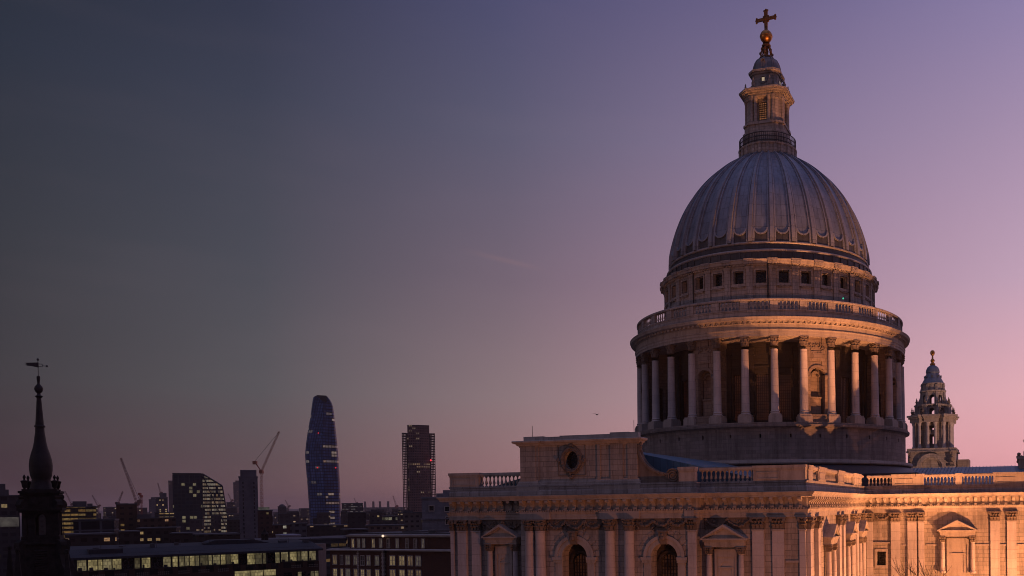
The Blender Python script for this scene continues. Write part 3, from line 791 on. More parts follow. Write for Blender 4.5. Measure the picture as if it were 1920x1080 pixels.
# ---- entablature round the whole outline
b = MB()
b.sweep(OUT, [(-.3, -1.05), (.16, -1.05), (.16, -.82), (.2, -.8), (.2, -.55), (.27, -.5), (.3, -.36), (.34, -.3), (.1, -.28), (.1, .82), (-.3, .82)])
b.sweep(OUT, [(-.3, .8), (.5, .8), (.78, .84), (.8, 1.0), (.86, 1.02), (.9, 1.1), (1.0, 1.22), (1.03, 1.3), (.95, 1.32), (-.3, 1.36)])
part('main_cornice', b, M['smooth'], smooth=25)
def seg_bits(T, s0, s1, pitch=.92):
    n = max(1, round((s1 - s0) / pitch)); md = MB(T); b = MB(T)
    for i in range(n):
        s = s0 + (s1 - s0) * (i + .5) / n
        md.side([(.08, -.24), (.2, -.24), (.36, -.12), (.34, .02), (.2, .14), (.22, .3), (.38, .44), (.64, .52), (.78, .62), (.8, .81), (.08, .81)], s - .17, s + .17)
    m = max(1, round((s1 - s0) / .26))
    for i in range(m):
        s = s0 + (s1 - s0) * (i + .5) / m; b.box(s - .075, s + .075, .1, .4, -.29, -.16)
    b.build('dentil_band', M['smooth'], cath, 0).location.z = EYE
    md.build('scroll_brackets', M['smooth'], cath, 30).location.z = EYE
for T, s0, s1 in ((FW, -19.4, -10.9), (FM, -10.6, 7.9), (FW, 8.3, 18.3), (FR, -55, -22.9), (FB, 18.8, 25.9), (FC, 26.3, 40), (FE, -21.8, 17)): seg_bits(T, s0, s1)
CH = 1.15
# ---- pilasters and columns: shaft with its capital
def pilaster(T, s, w, d=.28, lab=None):
    m = MB(); m.T = T; m.box(s - w / 2, s + w / 2, -.05, d, -13.2, -2.2); m.box(s - w / 2 - .07, s + w / 2 + .07, -.05, d + .07, -2.28, -2.2); m.box(s - w / 2 - .1, s + w / 2 + .1, -.05, d + .1, -14, -13.2)
    o = part('pilaster', m, M['column'], smooth=0)
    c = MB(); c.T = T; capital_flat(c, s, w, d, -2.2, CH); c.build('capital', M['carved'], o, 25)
for s in (-18.0, -16.35): pilaster(FW, s, 1.0)
pilaster(FW, -19.2, .4, .2)
for s in (13.7, 15.65): pilaster(FW, s, 1.12)
pilaster(FW, 18.0, .6, .3); pilaster(FM, 7.55, .8, .25)
for s in (-54.4, -51.0, -40.4, -38.0, -31.6, -29.4, -24.2): pilaster(FR, s, 1.15, .4)
for s in (22.3, 24.4): pilaster(FB, s, 1.15)
pilaster(FB, 25.55, .7, .4); pilaster(FB, 19.0, .8, .3)
for s in (34.55, 36.55): pilaster(FC, s, 1.12)
pilaster(FC, 39.4, 1.1)
rc = None
for s in (-9.45, -8.3, -.83, 1.2):
    p = FM(s, .28, 0)
    if rc is None:
        m = MB(); m.lathe([(.66, -14), (.66, -13.4), (.52, -13.2), (.52, -9), (.5, -6), (.46, -2.4), (.5, -2.3), (.5, -2.2)], 24)
        rc = part('portico_column', m, M['column'], smooth=40); rc.location = (p[0], p[1], EYE)
        c = capital_round(.46, CH).build('capital', M['carved'], rc, 25); c.location.z = -2.2
    else: dup(rc, cath, (p[0], p[1], EYE))
for s0, s1 in ((-10.5, -7.2), (-1.9, 2.3), (6.9, 7.85)):
    b = MB(); b.T = FM; b.box(s0, s1, 0, .38, -1.04, -.32); part('entablature_break', b, M['smooth'], smooth=0)
# ---- arches of the middle bay
for A in (A1, A2):
    m = MB(); m.T = FM
    m.arc(A, -4.75, 1.35, 2.05, -.02, .16, m=24); m.arc(A, -4.75, 1.8, 2.1, .16, .24, m=24)
    for k in (-1, 1):
        m.box(A + k * 1.36 if k > 0 else A - 2.1, A + 2.1 if k > 0 else A - 1.36, -.02, .1, -14, -5.05)
        m.box(A + k * 1.3 if k > 0 else A - 2.35, A + 2.35 if k > 0 else A - 1.3, -.02, .28, -5.05, -4.75)
        m.box(A + k * 1.3 if k > 0 else A - 2.25, A + 2.25 if k > 0 else A - 1.3, -.02, .2, -5.3, -5.05)
    o = part('arched_window', m, M['smooth'], smooth=0)
    m = MB(); m.T = FM
    m.side([(.0, -3.55), (.3, -3.5), (.42, -3.1), (.6, -2.7), (.62, -2.35), (0, -2.35)], A - .34, A + .34); m.box(A - .44, A + .44, 0, .7, -2.35, -2.2)
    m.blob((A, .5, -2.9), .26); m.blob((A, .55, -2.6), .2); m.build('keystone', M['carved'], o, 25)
    m = MB(); m.T = FM; m.wall(A - 1.35, A + 1.35, -14, -3.3, -1.55, -1.25, [(A, 1.75, -14, -5.45, 1)]); m.arc(A, -5.3, .87, 1.1, -1.25, -1.1, m=14)
    m.build('inner_arch', M['sooted'], o, 0)  # shade of the deep arch painted as dark stone
    m = MB(); m.T = FM; m.disc(A, -5.3, .9, -1.56, -1.5, 20); m.box(A - .88, A + .88, -1.56, -1.5, -14, -5.3); g_ = m.build('pane', glow('arch_window_glass', (1, .25, .06), .02, 1, 1.2), o, 0)
    m = MB(); m.T = FM
    for k in range(7): x = A - .88 + 1.76 * k / 6; m.box(x - .04, x + .04, -1.5, -1.44, -14, -4.5)
    for k in range(30): z = -14 + 9.6 * k / 29; m.box(A - .88, A + .88, -1.5, -1.44, z - .03, z + .03)
    m.build('window_grid', M['iron'], o, 0)
# rusticated voussoirs
for A in (A1, A2):
    for rg in (range(0, 5), range(6, 11)):
        b = MB(FM)
        for i in rg:
            t0, t1 = pi * (i + .12) / 11, pi * (i + .88) / 11
            r1 = min(2.75, 2.2 / max(.3, abs(sin((t0 + t1) / 2))) + .25)
            b.arc(A, -4.75, 2.1, r1, -.02, .05, t0, t1, 3)
        part('voussoirs', b, M['ashlar'], smooth=0)
# ---- festoons at capital level
def festoon(T, s0, s1, drop=.62, dens=1.0):
    m = MB(); m.T = T; n = max(1, round((s1 - s0) / 1.9)); L = (s1 - s0) / n
    for i in range(n):
        a = s0 + L * i
        for k in range(int(17 * dens)):
            t = k / int(17 * dens); x = a + L * t
            z = -1.25 - drop * (1 - (2 * t - 1) ** 2) + random.uniform(-.06, .06)
            m.blob((x, .08 + .1 * random.random(), z), random.uniform(.08, .17))
        for k in range(9): m.blob((a + random.uniform(-.16, .16), .1, -1.2 - k * .12), random.uniform(.07, .13))
        for k in range(10): m.blob((a + L / 2 + random.uniform(-.5, .5), .06, -1.35 + random.uniform(-.2, .15)), random.uniform(.06, .1))
    part('festoon', m, M['carved'], smooth=25)
    m = MB(T); m.box(s0 - .2, s1 + .2, -.05, .03, -2.15, -1.052); part('frieze_panel', m, M['frieze'], smooth=0)
festoon(FM, -7.6, -1.6, .7, 1.3); festoon(FM, 1.95, 7.0, .5, 1.6); festoon(FW, -15.6, -11.1); festoon(FW, 8.5, 12.9); festoon(FB, 19.5, 21.6)
# ---- pedimented niches
def aedicule(T, sc, hw, za, zb, ze, zbot, cx, shallow=False):
    m = MB(); m.T = T
    m.box(sc - cx + .42, sc + cx - .42, -.02, .1, ze - .02 - 9, ze)                       # outer frame field
    w_ = 2 * (cx - .72)
    m.wall(sc - cx + .5, sc + cx - .5, zbot, ze - .25, .1, .28, [(sc, w_, zbot, ze - 1.0 - w_ * .0, 0)])
    m.wall(sc - w_ / 2, sc + w_ / 2, zbot, ze - 1.0, .1, .18, [(sc, w_ * .62, zbot, ze - 1.4 - w_ * .31, 1)])
    m.box(sc - w_ * .45, sc + w_ * .45, .18, .24, ze - 1.5 - w_ * .31, ze - 1.4 - w_ * .31)
    o = part('pedimented_niche', m, M['smooth'], smooth=0)
    m = MB(); m.T = T
    m.box(sc - hw * .86, sc + hw * .86, 0, .72, ze, ze + .2); m.box(sc - hw * .87, sc + hw * .87, 0, .78, ze + .2, zb - .3)
    m.box(sc - hw * .92, sc + hw * .92, 0, .88, zb - .3, zb - .14); m.box(sc - hw, sc + hw, 0, 1.05, zb - .14, zb)
    m.prism([(sc - hw * .93, zb), (sc + hw * .93, zb), (sc, za - .22)], 0, .72)
    for k in (-1, 1):
        m.prism([(sc + k * hw, zb), (sc + k * hw * .9, zb), (sc, za - .25), (sc, za)], 0, 1.08)
        m.prism([(sc + k * hw * .96, zb), (sc + k * hw * .8, zb), (sc, za - .38), (sc, za - .2)], 0, .92)
    m.build('pediment', M['smooth'], o, 0)
    for k in (-1, 1):
        q = MB(); x = sc + k * cx
        c = T(x, .42, 0); q.lathe([(.4, zbot), (.4, zbot + .25), (.3, zbot + .35), (.28, ze - 2), (.25, ze - .75), (.3, ze - .7)], 14, (c[0], c[1]))
        ob = q.build('column', M['column'], o, 40)
        q = MB(); q.T = T; q.box(x - .28, x + .28, .14, .68, ze - .7, ze - .05)
        for j in range(3):
            for z in (ze - .62, ze - .38): q.side([(.66, z), (.76, z), (.86, z + .22), (.74, z + .24)], x - .27 + j * .2, x - .27 + j * .2 + .14)
        q.disc(x - .28, ze - .2, .13, .2, .82, 8); q.disc(x + .28, ze - .2, .13, .2, .82, 8); q.box(x - .42, x + .42, 0, .82, ze - .1, ze - .001)
        q.build('capital', M['carved'], o, 25)
    return o
aedicule(FW, -13.2, 2.05, -1.5, -2.75, -3.5, -13, 1.45)
aedicule(FW, 10.5, 2.25, -1.68, -3.0, -3.8, -13, 1.6)
for s in (-45.7, -34.8, -26.9): aedicule(FR, s, 1.95, -1.9, -3.2, -4.0, -13, 1.35)
aedicule(FC, 30.0, 2.45, -2.05, -3.3, -4.1, -8.7, 1.85)
# the framed square window
m = MB(); m.T = FB
for x0, x1, z0, z1 in ((19.6, 19.88, -8.1, -5.65), (21.02, 21.3, -8.1, -5.65), (19.88, 21.02, -6.0, -5.65), (19.88, 21.02, -8.1, -7.75)): m.box(x0, x1, -.1, .12, z0, z1)
m.box(19.2, 21.6, 0, .25, -4.95, -4.8)
sw = part('square_window', m, M['smooth'], smooth=0)
m = MB(); m.T = FB; m.box(19.88, 21.02, -1.2, -1.1, -7.75, -6); m.build('pane', M['darkglass'], sw, 0)
m = MB(); m.T = FB
for k in range(6): x = 19.88 + 1.14 * k / 5; m.box(x - .02, x + .02, -.45, -.41, -7.75, -6)
for k in range(9): z = -7.75 + 1.75 * k / 8; m.box(19.88, 21.02, -.45, -.41, z - .02, z + .02)
m.build('window_grid', M['iron'], sw, 0)
# string courses
for T, s0, s1 in ((FC, 26.1, 28.0), (FC, 32.0, 33.9), (FC, 35.15, 35.95), (FC, 37.2, 38.8), (FB, 22.9, 23.8), (FW, 16.3, 17.65)):
    for z in (-5.3, -9.4): b = MB(T); b.box(s0, s1, 0, .12, z, z + .2); part('string_course', b, M['smooth'], smooth=0)
# ---- balustrades
b = MB()
b.sweep(OUT, [(-.75, 1.3), (.12, 1.3), (.12, 1.75), (.05, 1.85), (.05, 2.15), (.12, 2.2), (.12, 2.36), (-.75, 2.36)])
part('parapet_plinth', b, M['gallery'], smooth=25)
def balustrade(T, segs, lab=None):
    m = MB(); m.T = T; peds = []
    s0, s1 = segs[0][0], segs[-1][1]
    m.box(s0, s1, -.5, .06, 3.38, 3.5); m.box(s0, s1, -.54, .12, 3.5, 3.66); m.box(s0, s1, -.5, .06, 3.66, 3.74)
    for a, c, k in segs:
        if k == 'b':
            n = max(2, round((c - a) / .44))
            for i in range(n): m.baluster(a + (c - a) * (i + .5) / n, -.22, 2.36, 3.38, .15, 8)
        else:
            ps = MB(T); peds.append(ps)
            ps.box(a, c, -.6, .14, 2.362, 3.36); ps.box(a - .04, c + .04, -.64, .2, 3.36, 3.52); ps.box(a - .08, c + .08, -.68, .26, 3.52, 3.78)
            if k == 'p' and c - a > 1.2:
                for x0, x1, z0, z1 in ((a + .3, c - .3, 3.1, 3.2), (a + .3, c - .3, 2.5, 2.6), (a + .3, a + .4, 2.6, 3.1), (c - .4, c - .3, 2.6, 3.1)): ps.box(x0, x1, .14, .19, z0, z1)
    o = part('balustrade', m, M['smooth'], smooth=30)
    for ps in peds: ps.build('pedestal', M['smooth'], o, 0)
balustrade(FW, [(-19.4, -16.0, 'p'), (-16.0, -10.6, 'b')])
balustrade(FM, [(6.3, 7.9, 'q')])
balustrade(FW, [(7.9, 13.3, 'b'), (13.3, 16.1, 'p'), (16.1, 17.2, 'q'), (17.2, 18.3, 'q')])
balustrade(FR, [(-54.4, -52.6, 'q'), (-52.6, -50, 'b'), (-50, -46.5, 'p'), (-46.5, -40.2, 'b'), (-40.2, -36.5, 'p'), (-36.5, -30.5, 'b'), (-30.5, -25.5, 'p'), (-25.5, -23, 'b')])
balustrade(FB, [(18.7, 21.9, 'b'), (21.9, 24.9, 'p'), (24.9, 25.9, 'q')])
balustrade(FC, [(25.95, 29.8, 'b'), (29.8, 30.6, 'q'), (30.6, 34.4, 'b'), (34.4, 37.3, 'p'), (37.3, 40, 'q')])
# ---- attic block over the middle bay with its round window
b = MB(); b.T = FM
O_, OR, OS = -5.0, .78, 1.16
zc = 4.75
b.box(-10.6, O_ - OR, -.9, -.25, 2.3, 6.25); b.box(O_ + OR, 2.0, -.9, -.25, 2.3, 6.25)
for i in range(20):
    t0, t1 = pi - pi * i / 20, pi - pi * (i + 1) / 20
    xa, xb = O_ + OR * cos(t0), O_ + OR * cos(t1); za, zb = OR * OS * sin(t0), OR * OS * sin(t1)
    b.prism([(xa, zc + za), (xb, zc + zb), (xb, 6.25), (xa, 6.25)], -.9, -.25); b.prism([(xa, zc - za), (xb, zc - zb), (xb, 2.3), (xa, 2.3)], -.9, -.25)
for x0, x1 in ((-10.6, -8.9), (-2.2, -1.9), (-.8, .5), (1.0, 2.0)): b.box(x0, x1, -.25, -.08, 2.8, 6.25)
b.box(-8.9, -8.6, -.25, -.16, 2.8, 6.25)
b.box(-10.6, -10.0, -7, -.9, 2.3, 6.25)
att = part('attic_wall', b, M['ashlar'], smooth=0)
b = MB(); P_ = [(-10.6, -49.5), (-10.6, -55.95), (-8.8, -55.95), (-8.8, -55.85), (-2.2, -55.85), (-2.2, -55.95), (2.0, -55.95), (2.0, -55)]
b.sweep(P_, [(-.6, 1.3), (.35, 1.3), (.35, 2.35), (.28, 2.4), (.26, 2.6), (.16, 2.72), (.14, 2.85), (-.6, 2.85)])
b.sweep(P_, [(-.6, 6.1), (.1, 6.1), (.14, 6.22), (.3, 6.3), (.34, 6.42), (.6, 6.52), (.66, 6.68), (.6, 6.74), (-.6, 6.78)])
for x0, x1, z in ((-10.4, -8.2, 7.2), (-8.2, -6.4, 7.12), (-6.4, -3.2, 7.2), (-3.2, -1.0, 7.2), (-1.0, 1.0, 7.34), (1.0, 1.95, 7.3)): b.box(x0 + .005, x1 - .005, 55.0, 55.75, 6.76, z) if False else b.hprism([(x0, -55.75), (x1, -55.75), (x1, -55.1), (x0, -55.1)], 6.76, z)
part('attic_cornice', b, M['smooth'], smooth=25)
m = MB(); m.T = FM
m.arc(O_, zc, OR, OR + .3, -.3, .02, 0, 2 * pi, 32, OS); m.arc(O_, zc, OR + .3, OR + .42, -.26, -.08, 0, 2 * pi, 32, OS)
for k in range(44): t = 2 * pi * k / 44; m.blob((O_ + (OR + .2) * cos(t), .02, zc + (OR + .2) * OS * sin(t)), random.uniform(.07, .14))
for x, z in ((0, 1.55), (0, -1.55), (1.35, 0), (-1.35, 0)):
    for k in range(7): m.blob((O_ + x + random.uniform(-.16, .16), -.08, zc + z + random.uniform(-.2, .2)), random.uniform(.1, .17))
for x0, x1, z0, z1 in ((-1.5, 1.5, 1.45, 1.52), (-1.5, 1.5, -1.52, -1.45), (-1.5, -1.42, -1.45, 1.45), (1.42, 1.5, -1.45, 1.45)): m.box(O_ + x0, O_ + x1, -.26, -.2, zc + z0, zc + z1)
ow = part('oculus', m, M['carved'], smooth=25, label='carved wreath round a dark oval window')
m = MB(); m.T = FM; m.disc(O_, zc, OR + .02, -.8, -.75, 24, OS); m.build('pane', M['darkglass'], ow, 0)
# scroll stepping down from the attic
m = MB(); m.T = FM
cur_ = [(2.0, 6.1)] + [(2.15 + 3.1 * (1 - cos(t * pi / 2 / 10)) ** 1.0 * 1.0, 6.0 - 2.75 * sin(t * pi / 2 / 10)) for t in range(1, 11)]
m.prism(cur_ + [(5.3, 2.36), (2.0, 2.36)], -.85, -.3)
band = [(x, z) for x, z in cur_]
for (xa, za), (xb, zb) in zip(band, band[1:]): m.prism([(xa, za), (xb, zb), (xb - .18, zb - .2), (xa - .18, za - .1)], -.95, -.12)
m.disc(5.6, 3.0, .72, -.9, -.2, 24)
px_ = None
for k in range(40):
    t = k / 39 * 2.4 * 2 * pi; r = .68 - .55 * k / 39
    p = (5.6 + r * cos(-t + 2.6), -.16, 3.0 + r * sin(-t + 2.6))
    if px_: m.tube(px_, p, .075, .075, 6)
    px_ = p
for k in range(12): m.blob((6.2 + random.uniform(-.25, .3), -.35, 2.5 + random.uniform(-.1, .3)), random.uniform(.1, .2))
for k in range(10): m.blob((2.25 + random.uniform(-.2, .15), -.25, 5.9 + random.uniform(-.4, .4)), random.uniform(.12, .22))
part('attic_scroll', m, M['carved'], smooth=30, label='carved scroll sweeping down to a spiral')
b = MB()
for x, z1 in ((-9.6, 8.3), (1.4, 8.5)): b = MB(); b.tube((x, -55.4, 7.1), (x, -55.4, z1), .025, None, 4); part('lightning_rod', b, M['iron'], smooth=0)
# ---- roofs
b = MB(); b.prism([(-16.5, 1.4), (-16.5, 2.0), (-1.0, 5.85), (16.5, 1.9), (16.5, 1.4)], -54, -19)
part('arm_roof', b, M['roof_lead'], smooth=0, label='blue grey lead roof behind the attic')
b = MB(); b.side([(-20.6, 1.4), (-20.6, 1.9), (-1.0, 5.35), (17, 1.9), (17, 1.4)], 12, 38.5); part('cross_roof', b, M['roof_lead'], smooth=0)
b = MB(); b.side([(-20.6, 1.4), (-20.6, 1.9), (-1.0, 5.35), (17, 1.9), (17, 1.4)], -38.5, -12)
part('cross_roof', b, M['roof_lead'], smooth=0)
b = MB()
for i in range(40):
    x = 18.5 + i * .5
    b.add([(x - .04, -20.5, 1.95), (x + .04, -20.5, 1.95), (x + .04, -1, 5.4), (x - .04, -1, 5.4), (x - .04, -20.5, 2.03), (x + .04, -20.5, 2.03), (x + .04, -1, 5.48), (x - .04, -1, 5.48)],
          [(0, 1, 2, 3), (4, 5, 6, 7), (0, 1, 5, 4), (1, 2, 6, 5), (2, 3, 7, 6), (3, 0, 4, 7)])
part('roof_rolls', b, M['roof_lead'], smooth=0)
b = MB(); b.box(12.5, 24.5, -18.5, -8, 1.4, 3.95); b.box(12.3, 24.8, -18.8, -7.8, 3.95, 4.1); part('flat_lead_roof', b, M['dark_lead'], smooth=0)
# ---- gable figure at the end of the far arm
m = MB(); m.box(36.8, 40, -4.2, 2.2, 1.4, 6.2); m.box(36.6, 40.2, -4.4, 2.4, 6.2, 6.55); m.box(37.5, 39.5, -2, 0.2, 6.55, 7.4); part('gable_pedestal', m, M['smooth'], smooth=0).location.x = .7
m = MB()
m.lathe([(0, 7.4), (.75, 7.4), (.72, 7.7), (.55, 8.6), (.62, 9.2), (.5, 9.7), (.22, 9.95), (.2, 10.05), (.3, 10.2), (.32, 10.4), (.22, 10.6), (0, 10.65)], 14, (38.4, -1))
m.tube((38.0, -1.3, 9.6), (37.6, -1.7, 8.9), .2, .15, 6); m.tube((37.6, -1.7, 8.9), (37.9, -1.9, 8.5), .15, .12, 6); m.tube((38.8, -.8, 9.6), (39.2, -1, 8.7), .2, .14, 6)
for k in range(14): m.blob((37.0 + random.uniform(-.3, .6), -2.4 + random.uniform(-.8, .6), 6.4 + random.uniform(-1.0, .6)), random.uniform(.2, .4))
part('gable_statue', m, M['carved'], smooth=40, label='robed stone figure over carved scrolls').location.x = .7

# ================================================================== west tower (part of the cathedral)
TX, TY = 17.8, 84.5
def tz(yc): return zat_((1752, 640 + yc / 4.154), 217)
def zat_(p, Y): return ray(*p).z * Y
KX = .0314
tw = MB(); hb = 5.6
tw.box(TX - hb, TX + hb, TY - hb, TY + hb, -31, tz(872)); tw.box(TX - hb - .4, TX + hb + .4, TY - hb - .4, TY + hb + .4, tz(872), tz(862)); tw.box(TX - hb - .2, TX + hb + .2, TY - hb - .2, TY + hb + .2, tz(862), tz(842))
tw.T = frame((TX, TY - hb), (1, 0), (0, -1))
tw.arc(0, tz(995), 2.6, 3.5, 0, .9, m=22); tw.arc(0, tz(995), 2.2, 2.6, 0, .5, m=20); tw.box(-5.2, -3.4, 0, .8, tz(996), tz(980)); tw.box(3.4, 5.6, 0, .8, tz(996), tz(980))
tower = part('bell_tower', tw, M['ashlar'], smooth=0)
def tpart(name, mb, mat, smooth=30): return mb.build(name, mat, tower, smooth)
def oct_wall(R, z0, z1, op, th=.6):
    m = MB(); hw_ = R * math.tan(pi / 8)
    for i in range(8):
        t = pi / 4 * i
        m.T = frame((TX + R * sin(t), TY - R * cos(t)), (cos(t), sin(t)), (sin(t), -cos(t)))
        m.wall(-hw_, hw_, z0, z1, -th, 0, [op] if op else ())
    return m
c0 = (TX, TY)
z1, z2 = tz(840), tz(640)
m = oct_wall(3.9, z1, z2, (0, 1.25, z1, z2 - .8, 0), .7)
for i in range(8):
    t = pi / 4 * i; m.T = frame((TX + 3.9 * sin(t), TY - 3.9 * cos(t)), (cos(t), sin(t)), (sin(t), -cos(t)))
    m.box(-.62, .62, -.7, 0, (z1 + z2) / 2 + .2, (z1 + z2) / 2 + 1.3); m.box(-.62, .62, -.5, -.3, z1, z1 + 1.1)
tpart('tower_drum', m, M['ashlar'], 0)
tc0 = None
for i in range(16):
    t = pi / 4 * (i // 2) + (.2 if i % 2 else -.2) + (0 if True else 0)
    R = 4.55 if (i // 2) % 2 == 0 else 5.25
    X, Y = TX + R * sin(t), TY - R * cos(t)
    if tc0 is None:
        m = MB(); m.lathe([(.5, z1), (.5, z1 + .35), (.38, z1 + .5), (.36, z2 - 1.2), (.33, z2 - .85), (.4, z2 - .7), (.55, z2 - .05), (.55, z2)], 12)
        tc0 = tpart('column', m, M['column']); tc0.location = (X, Y, 0)
    else: dup(tc0, tower, (X, Y, 0))
m = MB()
for i in range(8):
    t = pi / 4 * i; m.T = frame((TX, TY), (cos(t), sin(t)), (sin(t), -cos(t)))
    R = 5.1 if i % 2 == 0 else 5.8
    m.box(-1.75, 1.75, 2.8, R, z2, tz(612)); m.box(-1.95, 1.95, 2.8, R + .35, tz(612), tz(598)); m.box(-2.15, 2.15, 2.8, R + .65, tz(598), tz(584))
tpart('tower_cornice', m, M['smooth'], 0)
m = oct_wall(3.55, tz(584), tz(512), (0, 1.2, tz(584), tz(545), 1)); m.T = None
for i in range(8):
    t = pi / 4 * i + pi / 8; m.T = frame((TX, TY), (cos(t), sin(t)), (sin(t), -cos(t))); m.box(-.5, .5, 3.3, 4.5, tz(584), tz(512)); m.box(-.62, .62, 3.2, 4.65, tz(512), tz(500))
m.T = None; m.lathe([(2.6, tz(512)), (4.1, tz(512)), (4.3, tz(505)), (4.3, tz(499)), (2.6, tz(497))], 8, c0, pi / 8, 2 * pi + pi / 8)
tpart('lower_stage', m, M['lantern'], 0)
m = oct_wall(2.75, tz(497), tz(402), (0, 1.1, tz(493), tz(440), 1))
for i in range(8):
    t = pi / 4 * i + pi / 8; m.T = frame((TX, TY), (cos(t), sin(t)), (sin(t), -cos(t)))
    m.side([(2.7, tz(497)), (4.3, tz(497)), (4.2, tz(488)), (3.6, tz(470)), (3.2, tz(440)), (3.1, tz(402)), (2.7, tz(402))], -.28, .28)
m.T = None; m.lathe([(2.2, tz(402)), (3.1, tz(402)), (3.25, tz(394)), (3.25, tz(388)), (2.2, tz(386))], 16, c0)
m.lathe([(2.6, tz(386)), (2.6, tz(345)), (2.9, tz(338)), (2.9, tz(332)), (2.4, tz(328))], 16, c0)
for i in range(8): m.T = polar(2.6, pi / 4 * i + pi / 8, c0); m.side([(0, tz(386)), (.55, tz(386)), (.3, tz(360)), (.5, tz(345)), (0, tz(340))], -.25, .25)
tpart('upper_stage', m, M['lantern'], 0)
m = MB(); m.lathe([(2.72, tz(332)), (2.6, tz(322)), (2.2, tz(300)), (1.8, tz(275)), (1.55, tz(250)), (1.7, tz(244)), (1.62, tz(225)), (1.35, tz(205)), (.8, tz(191)), (.3, tz(187))], 16, c0)
for i in range(8): m.T = polar(2.05, pi / 4 * i, c0); m.arc(0, tz(278), .15, .3, -.3, .1, 0, 2 * pi, 10)
tpart('tower_cap', m, M['lead'], 40)
m = MB(); m.lathe([(.6, tz(188)), (.66, tz(176)), (.3, tz(165)), (.5, tz(155)), (.52, tz(146)), (.22, tz(135)), (.2, tz(112)), (.42, tz(106)), (.5, tz(100)), (.58, tz(90)), (.5, tz(78)), (.3, tz(71)), (0, tz(68))], 14, c0)
tpart('gilded_finial', m, M['gold'], 40)
vz = None
def vase(X, Y, z, sc=1.0):
    global vz
    m = MB(); m.box(-.3, .3, -.3, .3, 0, .4); m.lathe([(.14, .4), (.38, .9), (.42, 1.2), (.16, 1.35), (.26, 1.6), (.12, 1.9), (.14, 2.1), (0, 2.5)], 10)
    o = tpart('urn', m, M['carved']); o.location = (X, Y, z); o.scale = (sc, sc, sc)
for i in range(8):
    t = pi / 4 * i + pi / 8
    vase(TX + 5.3 * sin(t), TY - 5.3 * cos(t), tz(584), .85); vase(TX + 4.15 * sin(t), TY - 4.15 * cos(t), tz(500), .72)
for k in (-1, 1): vase(TX + k * 4.9, TY - hb - .9, tz(970), 1.35)
m = MB(); m.box(TX + 5.9, TX + 8.6, TY - 3, TY + 4, -31, tz(930)); tpart('stair_turret', m, M['dirty'], 0)
# ================================================================== the church steeple
def bpart(name, mb, mat, parent, smooth=0):
    return mb.build(name, mat, parent, smooth)
p0 = at(79, 960, 100)
st = thing('church_steeple', 'dark stone church steeple with onion spire, stone urns and a weather vane', 'steeple', (p0.x, p0.y, 0), radians(33)); st.scale = (.79, .79, 1)
K = 100 / FPX / 2.571
def sz(yc): return EYE + ray(79, 660 + yc / 2.571).z * 100
M['soot'] = plain('sooty_stone', (.018, .0165, .0155), .85, 0, .6, 1.5, .25)  # near-black: dusk dimness of this side put into stone and lead colours
M['spire_lead'] = plain('old_spire_lead', (.018, .0165, .018), .6, .1, .4, 1.5, .3)
def sq(m, h, za, zb): m.box(-h, h, -h, h, za, zb)
H = 3.3 / 2
m = MB(); bw = 80 * K
for q in range(4):
    t = pi / 2 * q; m.T = frame((0, 0), (cos(t), sin(t)), (sin(t), -cos(t)))
    m.wall(-bw, bw, sz(890), sz(758), bw - .5, bw, [(0, 1.15, sz(882), sz(805), 1)])
    m.box(-bw - .05, -bw + .4, bw - .1, bw + .14, sz(885), sz(765)); m.box(bw - .4, bw + .05, bw - .1, bw + .14, sz(885), sz(765))
    m.arc(0, sz(805), .58, .78, bw - .02, bw + .1, m=12)
bpart('belfry', m, M['soot'], st)
m = MB(); sq(m, 106 * K, sz(765), sz(752)); sq(m, 98 * K, sz(774), sz(765)); sq(m, 84 * K, sz(752), sz(690)); sq(m, 92 * K, sz(690), sz(682)); sq(m, 99 * K, sz(682), sz(671)); sq(m, 78 * K, sz(671), sz(662))
for q in range(4):
    t = pi / 2 * q + pi / 4; m.T = frame((0, 0), (cos(t), sin(t)), (sin(t), -cos(t)))
    B = 84 * K * 1.3
    m.side([(B - .3, sz(750)), (B + .55, sz(752)), (B + .75, sz(738)), (B + .6, sz(722)), (B + .2, sz(710)), (B + .35, sz(700)), (B + .3, sz(690)), (B - .3, sz(688))], -.45, .45)
    t = pi / 2 * q; m.T = frame((0, 0), (cos(t), sin(t)), (sin(t), -cos(t))); m.box(-.95, .95, 84 * K, 84 * K + .06, sz(745), sz(698)); m.disc(0, sz(722), .12, 84 * K + .06, 84 * K + .12, 10)
bpart('steeple_cornice', m, M['soot'], st)
m = MB(); sq(m, 90 * K, sz(900), sz(886)); bpart('belfry_ledge', m, M['soot'], st)
m = MB(); lw_ = 92 * K
sq(m, lw_, 2, sz(900))
for q in range(4):
    t = pi / 2 * q; m.T = frame((0, 0), (cos(t), sin(t)), (sin(t), -cos(t)))
    m.box(-.8, .8, lw_ - .1, lw_ + .1, sz(1090), sz(935)); m.box(-1.8, 1.8, lw_, lw_ + .3, sz(925), sz(915))
    for k in range(12): z = sz(1075 - k * 11); m.side([(lw_ + .1, z), (lw_ + .3, z - .12), (lw_ + .3, z - .06), (lw_ + .1, z + .08)], -.68, .68)
    t += pi / 4; m.T = frame((0, 0), (cos(t), sin(t)), (sin(t), -cos(t)))
    B = lw_ * 1.25
    m.side([(B - 1, sz(1200)), (B + 2.6, sz(1200)), (B + 2.0, sz(1080)), (B + 1.0, sz(1020)), (B + .7, sz(975)), (B + .85, sz(950)), (B + 1.0, sz(930)), (B + .9, sz(914)), (B + .5, sz(904)), (B - 1, sz(902))], -.42, .42)
bpart('tower', m, M['soot'], st)
